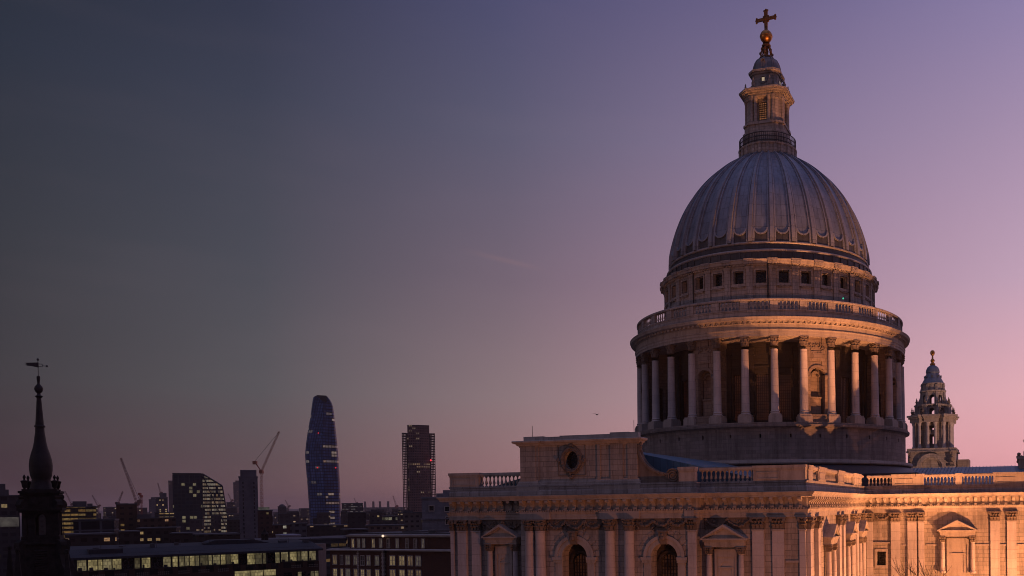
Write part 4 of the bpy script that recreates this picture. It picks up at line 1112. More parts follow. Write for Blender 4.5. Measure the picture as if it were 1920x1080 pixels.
m = MB(); prof = [(60, 664), (54, 650), (48, 630), (45, 614), (48, 608), (52, 596), (56, 570), (57, 548), (54, 520), (46, 490), (36, 462), (30, 435), (26, 405), (23, 388), (22, 364), (27, 362), (27, 356), (21, 352), (17, 300), (14, 262), (11, 222), (16, 218), (20, 213), (10, 208), (8, 200), (18, 190), (22, 178), (18, 166), (8, 156), (6, 150), (8, 135), (9, 122), (7, 116), (0, 115)]
m.lathe([(r * K, sz(y)) for r, y in prof], 16); bpart('spire', m, M['spire_lead'], st, 50)
for q in range(4):
    t = pi / 2 * q + pi / 4
    for k in (0,):
        m = MB(); x, y = 78 * K * 1.28 * sin(t), -78 * K * 1.28 * cos(t)
        m.box(-.3, .3, -.3, .3, sz(672), sz(662)); m.lathe([(r * K, sz(yc)) for r, yc in ((5, 662), (12, 650), (14, 636), (19, 624), (16, 622), (6, 620), (4, 615), (8, 605), (3, 596), (0, 592))], 12)
        o = bpart('urn', m, M['soot'], st, 40); o.location = (x, y, 0)
m = MB(); m.tube((0, 0, sz(118)), (0, 0, sz(30)), .045, .035, 6); m.blob((0, 0, sz(36)), .16)
m.prism([(-62 * K, sz(66)), (-50 * K, sz(62)), (-62 * K, sz(56)), (-30 * K, sz(53)), (3 * K, sz(50)), (3 * K, sz(75)), (-28 * K, sz(70)), (-48 * K, sz(69))], -.03, .03)
m.tube((3 * K, 0, sz(57)), (20 * K, 0, sz(57)), .035, None, 5); m.tube((3 * K, 0, sz(70)), (20 * K, 0, sz(70)), .035, None, 5); m.tube((20 * K, 0, sz(57)), (20 * K, 0, sz(70)), .035, None, 5)
m.tube((20 * K, 0, sz(65)), (42 * K, 0, sz(65)), .035, None, 5); m.blob((42 * K, 0, sz(65)), .13)
v = bpart('weather_vane', m, M['iron'], st); v.rotation_euler = (0, 0, radians(4))
for px, h in ((9, 1024), (29, 1027), (154, 1030)):
    p = at(px, h, 92); q = Vector((p.x - p0.x, p.y - p0.y, 0)); q.rotate(Matrix.Rotation(radians(-36), 3, 'Z'))
    m = MB(); m.hprism(octo(.75, .2), 2, p.z - 5.5); m.box(-.62, .62, -.62, .62, p.z - 5.5, p.z - 5)
    vs = [(-.5, -.5, p.z - 5), (.5, -.5, p.z - 5), (.5, .5, p.z - 5), (-.5, .5, p.z - 5), (-.14, -.14, p.z - .5), (.14, -.14, p.z - .5), (.14, .14, p.z - .5), (-.14, .14, p.z - .5)]
    m.add(vs, [(0, 1, 2, 3), (4, 5, 6, 7), (0, 1, 5, 4), (1, 2, 6, 5), (2, 3, 7, 6), (3, 0, 4, 7)]); m.blob((0, 0, p.z - .25), .28)
    o = bpart('pinnacle', m, M['soot'], st); o.location = q

# ================================================================== buildings across the city
def wall_frame(pa, Ya, pb, Yb):          # facade line on plan between two sight lines; x along it to the right, y towards the viewer
    a = at(pa, 960, Ya); b = at(pb, 960, Yb); d = Vector((b.x - a.x, b.y - a.y)); L = d.length; d /= L
    return a, d, L, atan2(d.y, d.x)
def ztop(px, py, Y): return EYE + ray(px, py).z * Y
WARMW = (1, .72, .34); COOLW = (.9, .85, .7)
def simple(name, label, cat, x0, x1, yt, Y, mat, thick=25, turn=0, roof=None, group=None, extra=None, setb=None):
    """a plain far block: facade faces the viewer, optional set-back storeys and roof plant"""
    xm = (x0 + x1) / 2; p = at(xm, 960, Y)
    azm = atan2(p.x, p.y); w = (x1 - x0) / FPX * Y * cos(azm); h = ztop(xm, yt, Y)
    t = thing(name, label, cat, (p.x, p.y, 0), radians(turn) - azm, group)
    m = MB(); m.box(-w / 2, w / 2, 0, thick, 0, h); bpart('wall', m, mat, t)
    m = MB(); m.box(-w / 2 - .2, w / 2 + .2, -.25, thick + .2, h, h + max(.5, .0012 * Y))
    if setb:
        for a, b, dz, dd in setb: m.box(-w / 2 + a * w, -w / 2 + b * w, thick * dd, thick * .8, h, h + dz)
    bpart('roof', m, roof or M['cityroof'], t)
    if extra: extra(t, w, h)
    return t
M['cityroof'] = plain('city_roof', (.05, .052, .06), .8, 0, .4, .2)
M['brickdark'] = plain('dark_brick', (.075, .036, .024), .9, 0, .35, 1)
M['darksteel'] = plain('dark_steel', (.03, .032, .036), .5, .3)
M['trim'] = plain('pale_stone_trim', (.36, .32, .28), .8, 0, .25, .6)
# ---- office with a lit top storey
a, d, L, rz = wall_frame(135, 190, 596, 223)
off = thing('office_building', 'long dark office with a glazed top storey of bright yellow windows, flat metal roof', 'office', (a.x, a.y, 0), rz)
ze = ztop(150, 1050, 191); zw = ztop(150, 1071, 191)
m = MB(); m.box(0, L, 0, 22, 0, zw - .25)
bpart('wall', m, facade('office_lower', (.05, .032, .024), (.02, .02, .02), 2.7, 3.3, .2, .25, 0.0, WARMW, 0), off)
m = MB(); m.box(-.8, L + .8, -.9, 22, ze + .02, ze + .5); m.add([(-.8, -.9, ze + .5), (L + .8, -.9, ze + .5), (L + .8, 9, ze + 2.0), (-.8, 9, ze + 2.0), (-.8, 22, ze + 2.4), (L + .8, 22, ze + 2.4)], [(0, 1, 2, 3), (3, 2, 5, 4)])
m.box(3, 9, 3, 7, ze + 1.0, ze + 2.1); m.prism([(25, ze + 2), (28, ze + 3.1), (36, ze + 3.0), (40, ze + 2.0)], 10, 17)
for k in range(30): x = L * k / 29; m.box(x - .04, x + .04, -.9, 9, ze + .5, ze + .54)
bpart('roof', m, lead('office_roof', (.018, .021, .029), 1.5, 60, .75), off)
GL = [glow('office_light_' + str(i), c, p, .65, .8, True) for i, (c, p) in enumerate([((1, .8, .36), .20), ((1, .82, .42), .13), ((.95, .78, .4), .06)])]
x = .6; i = 0
random.seed(5)
while x < L - 1:
    wd = random.choice((.75, 1.0, 1.5, 1.6, 1.6))
    if x + wd > L - .4: break
    low = zw if not (29.5 < x < 39) else zw - .9
    m = MB(); m.box(x, x + wd, .25, .3, low, ze - .1)
    o = bpart('window', m, random.choice((GL[0], GL[0], GL[1], GL[1], GL[2], GL[2], M['darkglass'])), off)
    m = MB(); m.box(x - .1, x + .02, -.05, .3, low, ze); m.box(x, x + wd, .1, .32, low - .12, low + .04)
    if wd > 1.3: m.box(x + wd * .1, x + wd * random.uniform(.3, .6), .2, .28, low, low + random.uniform(.3, .8))
    bpart('frame', m, M['darksteel'], o)
    x += wd + random.choice((.12, .12, .3)); i += 1
m = MB(); m.box(0, L, .3, .5, zw - .3, ze); bpart('back_wall', m, M['darksteel'], off)
for x in [3.2 + k * 3.9 for k in range(12)]:
    if 29 < x < 39: continue
    m = MB()
    for r in range(2):
        for c in range(6): m.box(x + c * .38, x + c * .38 + .26, -.06, .0, zw - 1.2 - r * .45, zw - .92 - r * .45)
    bpart('vent_panel', m, plain('vent_' , (.10, .085, .07), .7), off)
for x, w_ in ((30, 3.1), (33.3, 2.6), (36.1, 2.6)):
    m = MB(); m.box(x, x + w_, -.05, .02, zw - 3.2, zw - 1.75); bpart('window', m, GL[0], off)
for x in (2, 6, 10.4, 14.6, 19, 23, 40.5, 43.6, 46.5, 50, 54):
    if x + 1.5 > L: continue
    for y_ in (0, 1):
        m = MB(); m.box(x + y_ * .95, x + .8 + y_ * .95, -.05, .02, zw - 4.6, zw - 2.7); bpart('window', m, random.choice((GL[1], GL[2], M['darkglass'])), off)
random.seed(31)
for k in range(9):
    x = 4 + k * 5.4; y_ = random.uniform(6, 15); h_ = random.uniform(.5, 1.2); zr_ = ze + 1.8
    m = MB(); w2 = random.uniform(.6, 1.8); m.box(x, x + w2, y_, y_ + 1.4, zr_ - .6, zr_ + h_); m.box(x + .1, x + w2 - .1, y_ - .06, y_, zr_ + .1, zr_ + h_ - .1); m.tube((x + w2 + .3, y_, zr_ - .5), (x + w2 + .3, y_, zr_ + h_ + .5), .07, None, 6)
    bpart('roof_unit', m, M['cityroof'], off)
m = MB(); m.tube((1, .6, ze + 1.1), (L - 1, .6, ze + 1.1), .03, None, 4)
for k in range(24): x = 1 + (L - 2) * k / 23; m.tube((x, .6, ze + .6), (x, .6, ze + 1.1), .03, None, 4)
bpart('roof_railing', m, M['darksteel'], off)
# ---- red brick building with stone cornices
a, d, L, rz = wall_frame(617, 188, 846, 176)
br_ = thing('brick_building', 'red brick building with pale stone cornices, quoins and rows of sash windows', 'building', (a.x, a.y, 0), rz)
zc_ = ztop(617, 1033, 186); z2_ = ztop(735, 1008, 181)
bm = stone('red_brick', (.085, .034, .022), .45, .15, joint=.35, stain=.3, bump=.2)
m = MB(); m.box(0, L, 0, 18, 0, zc_); m.box(3.2, L, 2.2, 16, zc_, z2_); m.box(8.2, 15.2, -.5, 0, 0, zc_); bpart('wall', m, bm, br_)
m = MB(); m.sweep([(0, 18), (0, 0), (8.2, 0), (8.2, -.5), (15.2, -.5), (15.2, 0), (L, 0)], [(-.3, zc_), (.5, zc_), (.55, zc_ + .25), (.1, zc_ + .4), (-.3, zc_ + .4)])
m.sweep([(3.2, 16), (3.2, 2.2), (L, 2.2)], [(-.3, z2_), (.35, z2_), (.5, z2_ + .3), (.5, z2_ + .45), (-.3, z2_ + .6)])
for xq in (8.35, 15.05):
    for k in range(26): m.box(xq - (.3 if k % 2 else .2), xq + (.3 if k % 2 else .2), -.56, -.1, zc_ - .3 - k * .42, zc_ + .06 - k * .42)
bpart('cornice', m, M['trim'], br_)
m = MB(); m.box(3.2, L, 2.4, 16, z2_ + .55, z2_ + .8); m.box(14, 19, 6, 12, z2_ + .8, z2_ + 1.1); m.box(22, 24, 5, 9, z2_ + .8, z2_ + 1.3); bpart('roof', m, M['cityroof'], br_)
WL = [glow('brick_light_' + str(i), c, p, .6, 1.4, True) for i, (c, p) in enumerate([((1, .72, .34), .16), ((1, .66, .3), .09), ((.9, .8, .6), .05)])]
def sash(t, x, z0, z1, w, y, mat):
    m = MB(); m.box(x - w / 2 - .16, x + w / 2 + .16, y - .1, y + .02, z1, z1 + .18); m.box(x - w / 2 - .16, x + w / 2 + .16, y - .14, y + .02, z0 - .14, z0)
    m.box(x - w / 2 - .15, x - w / 2, y - .09, y + .02, z0, z1); m.box(x + w / 2, x + w / 2 + .15, y - .09, y + .02, z0, z1)
    m.box(x - .05, x + .05, y - .06, y - .01, z0, z1); m.box(x - w / 2, x + w / 2, y - .055, y - .012, (z0 + z1) / 2 - .03, (z0 + z1) / 2 + .03)
    o = bpart('window', m, M['trim'], t)
    m = MB(); m.box(x - w / 2, x + w / 2, y - .03, y + .01, z0, z1); bpart('pane', m, mat, o)
random.seed(11)
rows = [(zc_ - 2.9, zc_ - 1.05), (zc_ - 5.9, zc_ - 3.9)]
for z0, z1 in rows:
    for x, w_ in ((1.4, 1.0), (3.3, .6), (5.0, 1.1), (7.2, .9), (9.6, .9), (11.3, .9), (13.6, .9), (17.2, 1.3), (19.7, 1.3), (21.9, 1.2), (24.0, 1.2)):
        if x > L - .5: continue
        y = -.5 if 8.2 < x < 15.2 else 0
        lit = z0 < rows[0][0] or x > 16.5 or x < 3
        sash(br_, x, z0, z1, w_, y, random.choice(WL[:2]) if lit and random.random() < .85 else random.choice((WL[2], M['darkglass'])))
for x in (4.2, 5.8, 7.2, 9.9, 11.9, 14.0, 16.4, 19.0, 21.2, 23.2):
    if x < L - .3: sash(br_, x, zc_ + .6, z2_ - .45, .62, 2.2, WL[0] if x in (4.2, 9.9) else random.choice((WL[2], M['darkglass'])))
# lamps on its roof
for px, py in ((718, 1005), (835, 1002)):
    p = at(px, py, 184)
    t = thing('roof_lamp', 'small glowing lamp on the brick building roof' + (', near the set-back corner' if px < 800 else ', close against the cathedral wall'), 'lamp', (p.x, p.y, p.z - 1.2), 0, 'lamps on the brick roof')
    m = MB(); m.tube((0, 0, 0), (0, 0, 1.0), .05, None, 6); bpart('post', m, M['iron'], t)
    m = MB(); m.lathe([(.26 * sin(pi * k / 8), 1.2 - .26 * cos(pi * k / 8)) for k in range(9)], 12); bpart('globe', m, glow('lamp_globe', (1, .7, .5), 1.6, .05), t, 60)
# ---- pale stone block beside the cathedral
def pale_extra(t, w, h):
    for x, z0, z1, s in ((-.2, h - 3.2, h - 1.9, 0), (.28, h - 3.4, h - 2.2, 0), (-.2, h - 12.4, h - 8.6, 1), (.3, h - 11, h - 8.9, 1), (-.2, h - 17.5, h - 15.2, 1), (.3, h - 16, h - 14, 0), (.3, h - 6.9, h - 5, 0)):
        m = MB(); m.box(x * w - .75, x * w + .75, -.12, .05, z0 - .25, z0); m.box(x * w - .75, x * w - .55, -.1, .05, z0, z1); m.box(x * w + .55, x * w + .75, -.1, .05, z0, z1); m.box(x * w - .75, x * w + .75, -.1, .05, z1, z1 + .25)
        o = bpart('window', m, M['trim'], t); m = MB(); m.box(x * w - .55, x * w + .55, -.04, .02, z0, z1); bpart('pane', m, WL[1] if s else M['darkglass'], o)
    m = MB(); m.box(-w / 2 - .3, w / 2 + .3, -.35, .1, h - 5.6, h - 5.2); bpart('string_course', m, M['pale'], t)
    m = MB(); m.box(-w * .1, w * .8, 4, 20, h, h + 1.5); m.box(w * .1, w * .7, 5, 15, h + 1.5, h + 2.4); bpart('upper_block', m, M['pale'], t)
M['pale'] = stone('pale_city_stone', (.19, .19, .21), 1.6, .6, stain=.4, joint=.2)
simple('stone_building', 'pale grey stone block with few tall windows, tucked beside the cathedral corner', 'building', 791, 852, 935, 240, M['pale'], 30, -6, M['pale'], extra=pale_extra)
# ---- towers
def loft_tower(rows, Y, px_ref):
    pass
Y = 1071
pc = at(607, 960, Y)
gt = thing('glass_tower', 'tall blue glass tower bulging at mid height with a sliced sloping top', 'skyscraper', (pc.x, pc.y, 0), -atan2(pc.x, pc.y)); gt.scale.x = cos(atan2(pc.x, pc.y))
k = Y / FPX
secs = []
for yc, l, r in ((103, 517, 626), (106, 508, 631), (113, 503, 637), (130, 499, 650), (150, 496, 661), (182, 490, 672), (260, 478, 681), (400, 450, 693), (500, 433, 702), (590, 423, 708), (700, 428, 712), (850, 438, 717), (1000, 445, 718), (1150, 449, 718), (1500, 452, 718)):
    px0, px1 = 480 + l / 4.5, 480 + r / 4.5; py = 720 + yc / 4.5
    secs.append((( px0 - 607) * k, (px1 - 607) * k, max(0, ztop(607, py, Y))))
def plan(xl, xr, n=40):
    cx_, hw_ = (xl + xr) / 2, (xr - xl) / 2; dep = hw_ * .85
    base = [(-1, .15), (-.98, -.25), (-.9, -.5), (-.12, -.92), (.05, -.98), (.2, -.96), (.86, -.72), (.96, -.55), (1, -.2), (.9, .5), (.5, 1), (-.5, 1), (-.95, .55)]
    return [(cx_ + hw_ * x, dep * (y + 1)) for x, y in base]
def skin(name, idx, mat, closed=False):
    m = MB(); vs = []; uv = []
    for xl, xr, z in secs:
        P_ = [plan(xl, xr)[i] for i in idx]; u = 0; pv = None
        for p in P_:
            if pv: u += hypot(p[0] - pv[0], p[1] - pv[1])
            pv = p; vs.append((*p, z)); uv.append((u, z))
    n1 = len(idx)
    m.add(vs, [(j * n1 + i, j * n1 + i + 1, (j + 1) * n1 + i + 1, (j + 1) * n1 + i) for j in range(len(secs) - 1) for i in range(n1 - 1)], uv)
    return bpart(name, m, mat, gt, 30)
GB = dict(rough=.3)
skin('left_curtain_wall', [0, 1, 2, 3, 4], facade('blue_glass', (.02, .026, .045), (.10, .16, .34), 3.3, 3.6, .08, .09, .05, (1, .8, .6), .13, 3, 0, .25, 2, .4, streak=.8))  # reflected blue sky put into the glass colour
skin('right_curtain_wall', [4, 5, 6, 7, 8], facade('blue_glass_right', (.014, .018, .034), (.07, .115, .27), 3.6, 3.6, .07, .14, .07, (1, .72, .5), .2, 9, .07, .25, 2, .4, streak=.8))  # darker copy of the glass, its duller reflection put into the colour
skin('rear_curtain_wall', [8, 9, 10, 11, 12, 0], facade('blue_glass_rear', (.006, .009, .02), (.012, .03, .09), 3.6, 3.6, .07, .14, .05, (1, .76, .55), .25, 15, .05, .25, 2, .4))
xl, xr, zt_ = secs[0]
P0 = plan(xl, xr)
m = MB(); n0 = len(P0)
m.add([(*p, zt_ - .05) for p in P0] + [(*p, zt_ + .5) for p in P0], [(i, (i + 1) % n0, n0 + (i + 1) % n0, n0 + i) for i in range(n0)] + [list(range(n0)), list(range(n0, 2 * n0))])
bpart('crown', m, M['darksteel'], gt)
m = MB(); cx_ = (xl + xr) / 2
m.prism([(cx_ + 2, zt_ - 6), (xr - 1, zt_ - 7), (xr - 1.5, zt_ + 1), (cx_ - 6, zt_ + 1.2)], -.4, 1.6); bpart('top_screen', m, M['darksteel'], gt)
for px, py in ((594, 811.5), (592, 876.5), (626.5, 876)):
    p = at(px, py, Y - 4); m = MB(); m.lathe([(.9 * sin(pi * q / 6), -.9 * cos(pi * q / 6)) for q in range(7)], 8); o = bpart('warning_light', m, glow('red_lamp', (1, .03, .04), .9, .05), gt, 60); o.location = (p.x - pc.x, 3 if px > 600 else 2.5, p.z)
# lit floors of the glass tower facing right
# ---- gridded office tower with open corners
Y = 1150; pc = at(787.5, 960, Y); k = Y / FPX
sb = thing('office_tower', 'brown gridded office tower with open framed corners and a lower drum on top', 'skyscraper', (pc.x, pc.y, 0), -atan2(pc.x, pc.y)); sb.scale.x = cos(atan2(pc.x, pc.y))
zt_ = ztop(787, 812, Y); ztt = ztop(787, 797, Y)
w_ = 61 * k; wi = 41 * k
m = MB(); n_ = 14
def bow(w, z0, z1, dep, mb):
    pts = [(-w / 2 + w * i / n_, -3.2 * (1 - (2 * i / n_ - 1) ** 2)) for i in range(n_ + 1)] + [(w / 2, dep), (-w / 2, dep)]
    vs = [(x, y, z0) for x, y in pts] + [(x, y, z1) for x, y in pts]; nn = len(pts); uv = []
    for q in range(2):
        u = 0
        for i, (x, y) in enumerate(pts): uv.append((x, z1 if q else z0))
    mb.add(vs, [(i, (i + 1) % nn, nn + (i + 1) % nn, nn + i) for i in range(nn)] + [list(range(nn - 1, -1, -1)), list(range(nn, 2 * nn))], uv)
bow(wi, 0, ztt, 24, m)
bpart('core', m, facade('grid_tower', (.17, .098, .085), (.065, .045, .05), 2.3, 3.3, .2, .24, .05, (1, .72, .45), .2, 5, .12, .25, 2), sb)
m = MB()
nf = int(zt_ / 3.3)
for f in range(nf + 1):
    z = zt_ - f * 3.3
    for s in (-1, 1): m.box(min(s * w_ / 2, s * wi / 2), max(s * w_ / 2, s * wi / 2), 0, 20, z - .5, z)
for s in (-1, 1):
    for q in range(4):
        x = s * (wi / 2 + (w_ - wi) / 2 * (q + .6) / 3.6); 
        for y in (.4, 19.5): m.box(x - .35, x + .35, y - .35, y + .35, 0, zt_)
    m.box(s * wi / 2 - .1, s * wi / 2 + s * 2.0, 6, 14, 0, zt_ - 1) if s > 0 else m.box(-wi / 2 - 2.0, -wi / 2 + .1, 6, 14, 0, zt_ - 1)
bpart('corner_frame', m, plain('brown_frame', (.09, .055, .05), .8, 0, .2, .1), sb)
m = MB(); m.lathe([(1.2 * sin(pi * q / 6), -1.2 * cos(pi * q / 6)) for q in range(7)], 8); o = bpart('warning_light', m, glow('red_lamp_bright', (1, .04, .06), 1.6, .05), sb, 60); p = at(805, 862.5, Y - 5); o.location = ((p.x - pc.x), -4, p.z)
# ---- tapered glass office with a slanting end
Y = 1000; pc = at(377, 960, Y); k = Y / FPX
tg = thing('tapered_glass_office', 'dark glass office block whose brightly lit right end slants outward towards the ground', 'office', (pc.x, pc.y, 0), -atan2(pc.x, pc.y)); tg.scale.x = cos(atan2(pc.x, pc.y))
def zz(yc): return ztop(377, 860 + yc / 6.355, Y)
def xx(xc): return (300 + xc / 6.355 - 377) * k
zb0 = 0
m = MB(); m.prism([(xx(162), zb0), (xx(506), zb0), (xx(506), zz(178)), (xx(162), zz(192))], 0, 30)
bpart('dark_facade', m, facade('dark_glass_facade', (.012, .017, .026), (.012, .018, .03), 4.2, 4.1, .08, .14, .11, (1, .86, .5), .17, 21, 0, .15, 1, .3), tg)
m = MB(); m.prism([(xx(506), zb0), (xx(850), zb0), (xx(845), zz(945)), (xx(752), zz(322)), (xx(515), zz(178)), (xx(506), zz(178))], 2, 28)
bpart('lit_end', m, facade('lit_glass_end', (.02, .022, .028), (.02, .03, .05), 2.6, 4.1, .04, .22, .93, (1, .86, .66), .18, 4, 0, .2), tg)
m = MB()
for i in range(6): x = xx(170 + i * 64); m.box(x - .25, x + .25, -.3, 0, zz(300), zz(195))
def strut(x0, y0, x1, y1, r=.7): m.tube((xx(x0), 1.6, zz(y0)), (xx(x1), 1.6, zz(y1)), r, r, 6)
strut(515, 180, 705, 640); strut(705, 640, 840, 945); strut(515, 178, 752, 322, .9); strut(752, 322, 845, 945, .8); strut(612, 430, 612, 940, .8); strut(722, 690, 722, 900, .6); strut(508, 178, 508, 930, .9)
m.box(xx(162), xx(506), -.4, 30, zz(182), zz(172))
bpart('steel_frame', m, M['darksteel'], tg)
# ---- concrete slab tower
Y = 650; k = Y / FPX
def slab_extra(t, w, h):
    m = MB(); hh = ztop(467, 881, Y) - h; m.box(-w / 2 + .09 * w, w / 2 - .05 * w, 2, 16, h, h + hh); bpart('upper_storey', m, M['slab'], t)
    for x in (-.28, .3):
        m = MB()
        for f in range(int(h / 3.0)): m.box(x * w - .35, x * w + .35, -.06, .02, f * 3.0 + .8, f * 3.0 + 2.6)
        bpart('window_strip', m, M['darkglass'], t)
M['slab'] = facade('concrete_slab', (.10, .10, .115), (.05, .05, .06), 4.1, 3.0, .485, .46, 0, WARMW, 0)
simple('slab_tower', 'plain grey concrete slab tower with two dark strips of windows', 'tower block', 449, 484.5, 895, Y, M['slab'], 18, 0, M['slab'], extra=slab_extra)
# ---- other blocks, each with its own look
fm = facade
simple('terraced_building', 'dark stepped building behind the steeple with a pale lit band along one floor', 'building', -14, 37, 930, 420, fm('terraced', (.03, .03, .035), (.02, .02, .025), 3, 3.4, .15, .25, .04, WARMW, .25, 31), 30, 0, None,
       extra=lambda t, w, h: (lambda m: (m.box(-w / 2, w * .46, -.3, 0, h - 14.5, h - 10), bpart('lit_band', m, glow('pale_band', (.8, .72, .6), .06, .5, .3), t)))(MB()), setb=((.0, .62, 3.2, .2), (0, .5, 6, .3)))
simple('yellow_office', 'low office whose whole front glows with rows of yellow lit windows', 'office', 92, 181, 951, 480, fm('yellow_rows', (.03, .026, .022), (.03, .03, .02), 3.2, 2.3, .03, .24, .96, (1, .68, .26), .15, 41), 25, 0, None, setb=((.5, .80, 3.2, .1), (.82, .93, 2, .3)))
simple('shadowed_block', 'dark flat block glimpsed through the open arch of the steeple', 'building', 52, 94, 961, 560, fm('shadowed_block', (.03, .027, .026), (.02, .018, .017), 3.4, 3.2, .3, .32, .05, WARMW, .15, 45), 20, 0, None)
simple('framed_building', 'grey framed low building with big square bays in front of the yellow office', 'building', 137, 214, 976, 330, fm('square_bays', (.075, .078, .09), (.02, .02, .025), 6.2, 3.6, .06, .08, .0, WARMW, .08, 51), 20, -5, None)
simple('unfinished_block', 'brown block being built, with bare parapet and a construction crane over it', 'building', 218, 257, 946, 520, fm('brown_bare', (.055, .032, .022), (.015, .012, .01), 4, 3.3, .28, .3, .05, (1, .6, .2), .35, 61), 22, 0, None, setb=((0, .06, 1.5, .1), (.2, .6, .8, .3), (.9, 1, .8, .1)))
simple('brown_annex', 'lower brown annex running on from the unfinished block', 'building', 257, 330, 972, 518, fm('brown_annex', (.05, .03, .022), (.02, .016, .014), 3.4, 3.2, .25, .3, .12, (1, .55, .3), .25, 63), 18, 0, None, setb=((0, .35, 2.5, .2),))
simple('grey_tower', 'thin grey tower catching dusk light beside the lit stair tower', 'tower block', 279.5, 293, 938, 1700, fm('grey_thin', (.09, .085, .10), (.06, .06, .08), 5, 4, .3, .3, .06, (1, .5, .4), .3, 71), 20, 0, None, setb=((.3, .9, 6, .2),))
simple('stair_tower', 'dark stepped tower with vertical lines of little lit windows', 'tower block', 292, 315, 934, 1500, fm('stair_lights', (.035, .032, .04), (.03, .03, .035), 4, 4, .25, .22, .32, WARMW, .4, 73), 20, 0, None, setb=((.35, .92, 9, .2),))
simple('narrow_tower', 'narrow bare tower standing against the flank of the tapered glass office', 'tower block', 317, 326, 903, 2000, fm('narrow_bare', (.06, .045, .05), (.05, .04, .05), 4, 4, .2, .3, .05, WARMW, .2, 75), 18, 0, None)
simple('rooftop_office', 'low office with a bright strip of light under its flat roof', 'office', 290, 327, 962, 700, fm('strip_office', (.05, .045, .045), (.03, .03, .035), 3.4, 3.3, .1, .3, .22, WARMW, .3, 77, .25), 20, 0, None)
simple('spired_tower', 'tall narrow tower with a lighter crown, left of the concrete slab', 'tower block', 438.5, 450, 906, 2600, fm('hazy_tower', (.07, .055, .06), (.06, .05, .06), 5, 4, .2, .3, .08, (1, .5, .4), .3, 81), 22, 0, None, setb=((.35, .9, 8, .1),))
simple('far_block', 'hazy brown block showing between tapered office and concrete slab', 'building', 425, 440, 943, 1800, fm('far_block', (.055, .045, .05), (.04, .035, .04), 4, 4, .2, .3, .12, WARMW, .3, 83), 22, 0, None)
simple('brick_block', 'square dark brick block with a pale glazed top, right of the concrete slab', 'building', 483, 511, 958, 600, fm('brick_block', (.05, .026, .02), (.02, .016, .014), 3.4, 3.2, .28, .3, .04, WARMW, .3, 85), 20, 0, None,
       extra=lambda t, w, h: (lambda m: (m.box(-w * .46, w * .3, 1, 10, h, h + 2.6), bpart('glazed_top', m, glow('glazed_top', (.7, .66, .55), .07, .6, .3), t)))(MB()))
simple('domed_block', 'far dark building with a rounded top on the horizon', 'building', 521, 537, 951, 1500, fm('domed_block', (.045, .036, .042), (.04, .03, .035), 4, 4, .2, .3, .08, WARMW, .3, 87), 20, 0, None,
       extra=lambda t, w, h: (lambda m: (m.lathe([(w * .4, h), (w * .38, h + 2), (w * .25, h + 4.5), (0, h + 5.4)], 16, (0, 9)), bpart('rounded_roof', m, M['cityroof'], t, 40)))(MB()))
simple('blue_lit_office', 'wide office with thin bands of white windows and a touch of blue light', 'office', 641, 681, 945, 1300, fm('white_bands', (.05, .045, .05), (.05, .05, .06), 3, 3.6, .05, .36, .55, (.8, .75, .75), .13, 91, .3), 25, 0, None)
simple('glass_pavilion', 'low modern building with a slanted bright lit window band', 'building', 716, 745, 969, 620, fm('pavilion', (.04, .04, .045), (.05, .05, .05), 2.2, 3.4, .04, .22, .62, (.85, .86, .62), .16, 93), 20, 0, None)
simple('beige_block', 'long beige apartment block with small scattered lights behind the brick building', 'building', 685, 760, 986, 480, fm('beige_block', (.11, .08, .065), (.03, .025, .025), 3.0, 2.9, .24, .3, .16, (1, .7, .45), .25, 95), 18, 0, None)
simple('grey_flats', 'grey block of flats with dark windows at the foot of the brown gridded tower', 'building', 756, 793, 962, 520, fm('grey_flats', (.10, .085, .08), (.025, .022, .024), 3.0, 2.9, .25, .3, .08, WARMW, .25, 97), 18, 0, None, setb=((.0, .5, 1.5, .3),))
simple('dark_block', 'windowless dark block just right of the blue glass tower', 'building', 652, 686, 962, 560, fm('dark_block', (.04, .035, .036), (.03, .027, .03), 3.4, 3.2, .3, .35, .02, WARMW, .2, 99), 20, 0, None)
simple('mid_block', 'grey stepped block with one lit stair between dark block and lit pavilion', 'building', 693, 717, 961, 640, fm('mid_block', (.06, .052, .052), (.03, .027, .03), 3.4, 3.2, .3, .32, .1, WARMW, .3, 101), 20, 0, None, setb=((.1, .6, 2.2, .3),))
simple('low_brown_block', 'low brown block with two bright square windows near the black cupola', 'building', 511, 543, 985, 420, fm('low_brown', (.06, .036, .028), (.025, .02, .018), 3.4, 3.2, .3, .3, .2, (.9, .85, .7), .3, 103), 14, 0, None)
simple('white_windowed_block', 'small grey block of pale window bays left of the blue glass tower', 'building', 543, 575, 983, 430, fm('pale_bays', (.075, .075, .085), (.03, .03, .035), 3.0, 2.9, .25, .28, .08, WARMW, .25, 105), 14, 0, None)
simple('podium_building', 'low dark podium at the foot of the blue glass tower, dotted with street lights', 'building', 570, 652, 986, 700, fm('podium', (.028, .024, .024), (.02, .018, .018), 4, 3.6, .2, .3, .16, (1, .62, .34), .35, 107), 30, 0, None)
simple('station_roof', 'long low roof with a warm lit edge below the blue glass tower', 'station', 480, 650, 1013, 300, fm('station', (.05, .055, .06), (.03, .03, .03), 2.4, 2.6, .06, .3, .4, (1, .62, .25), .10, 109), 25, 3, None)
simple('white_shed', 'white flat shed roof catching the dusk light beside the station roof', 'shed', 529, 563, 1005, 340, plain('white_sheet', (.22, .23, .28), .6), 18, 8, plain('white_sheet_roof', (.2, .21, .26), .6))
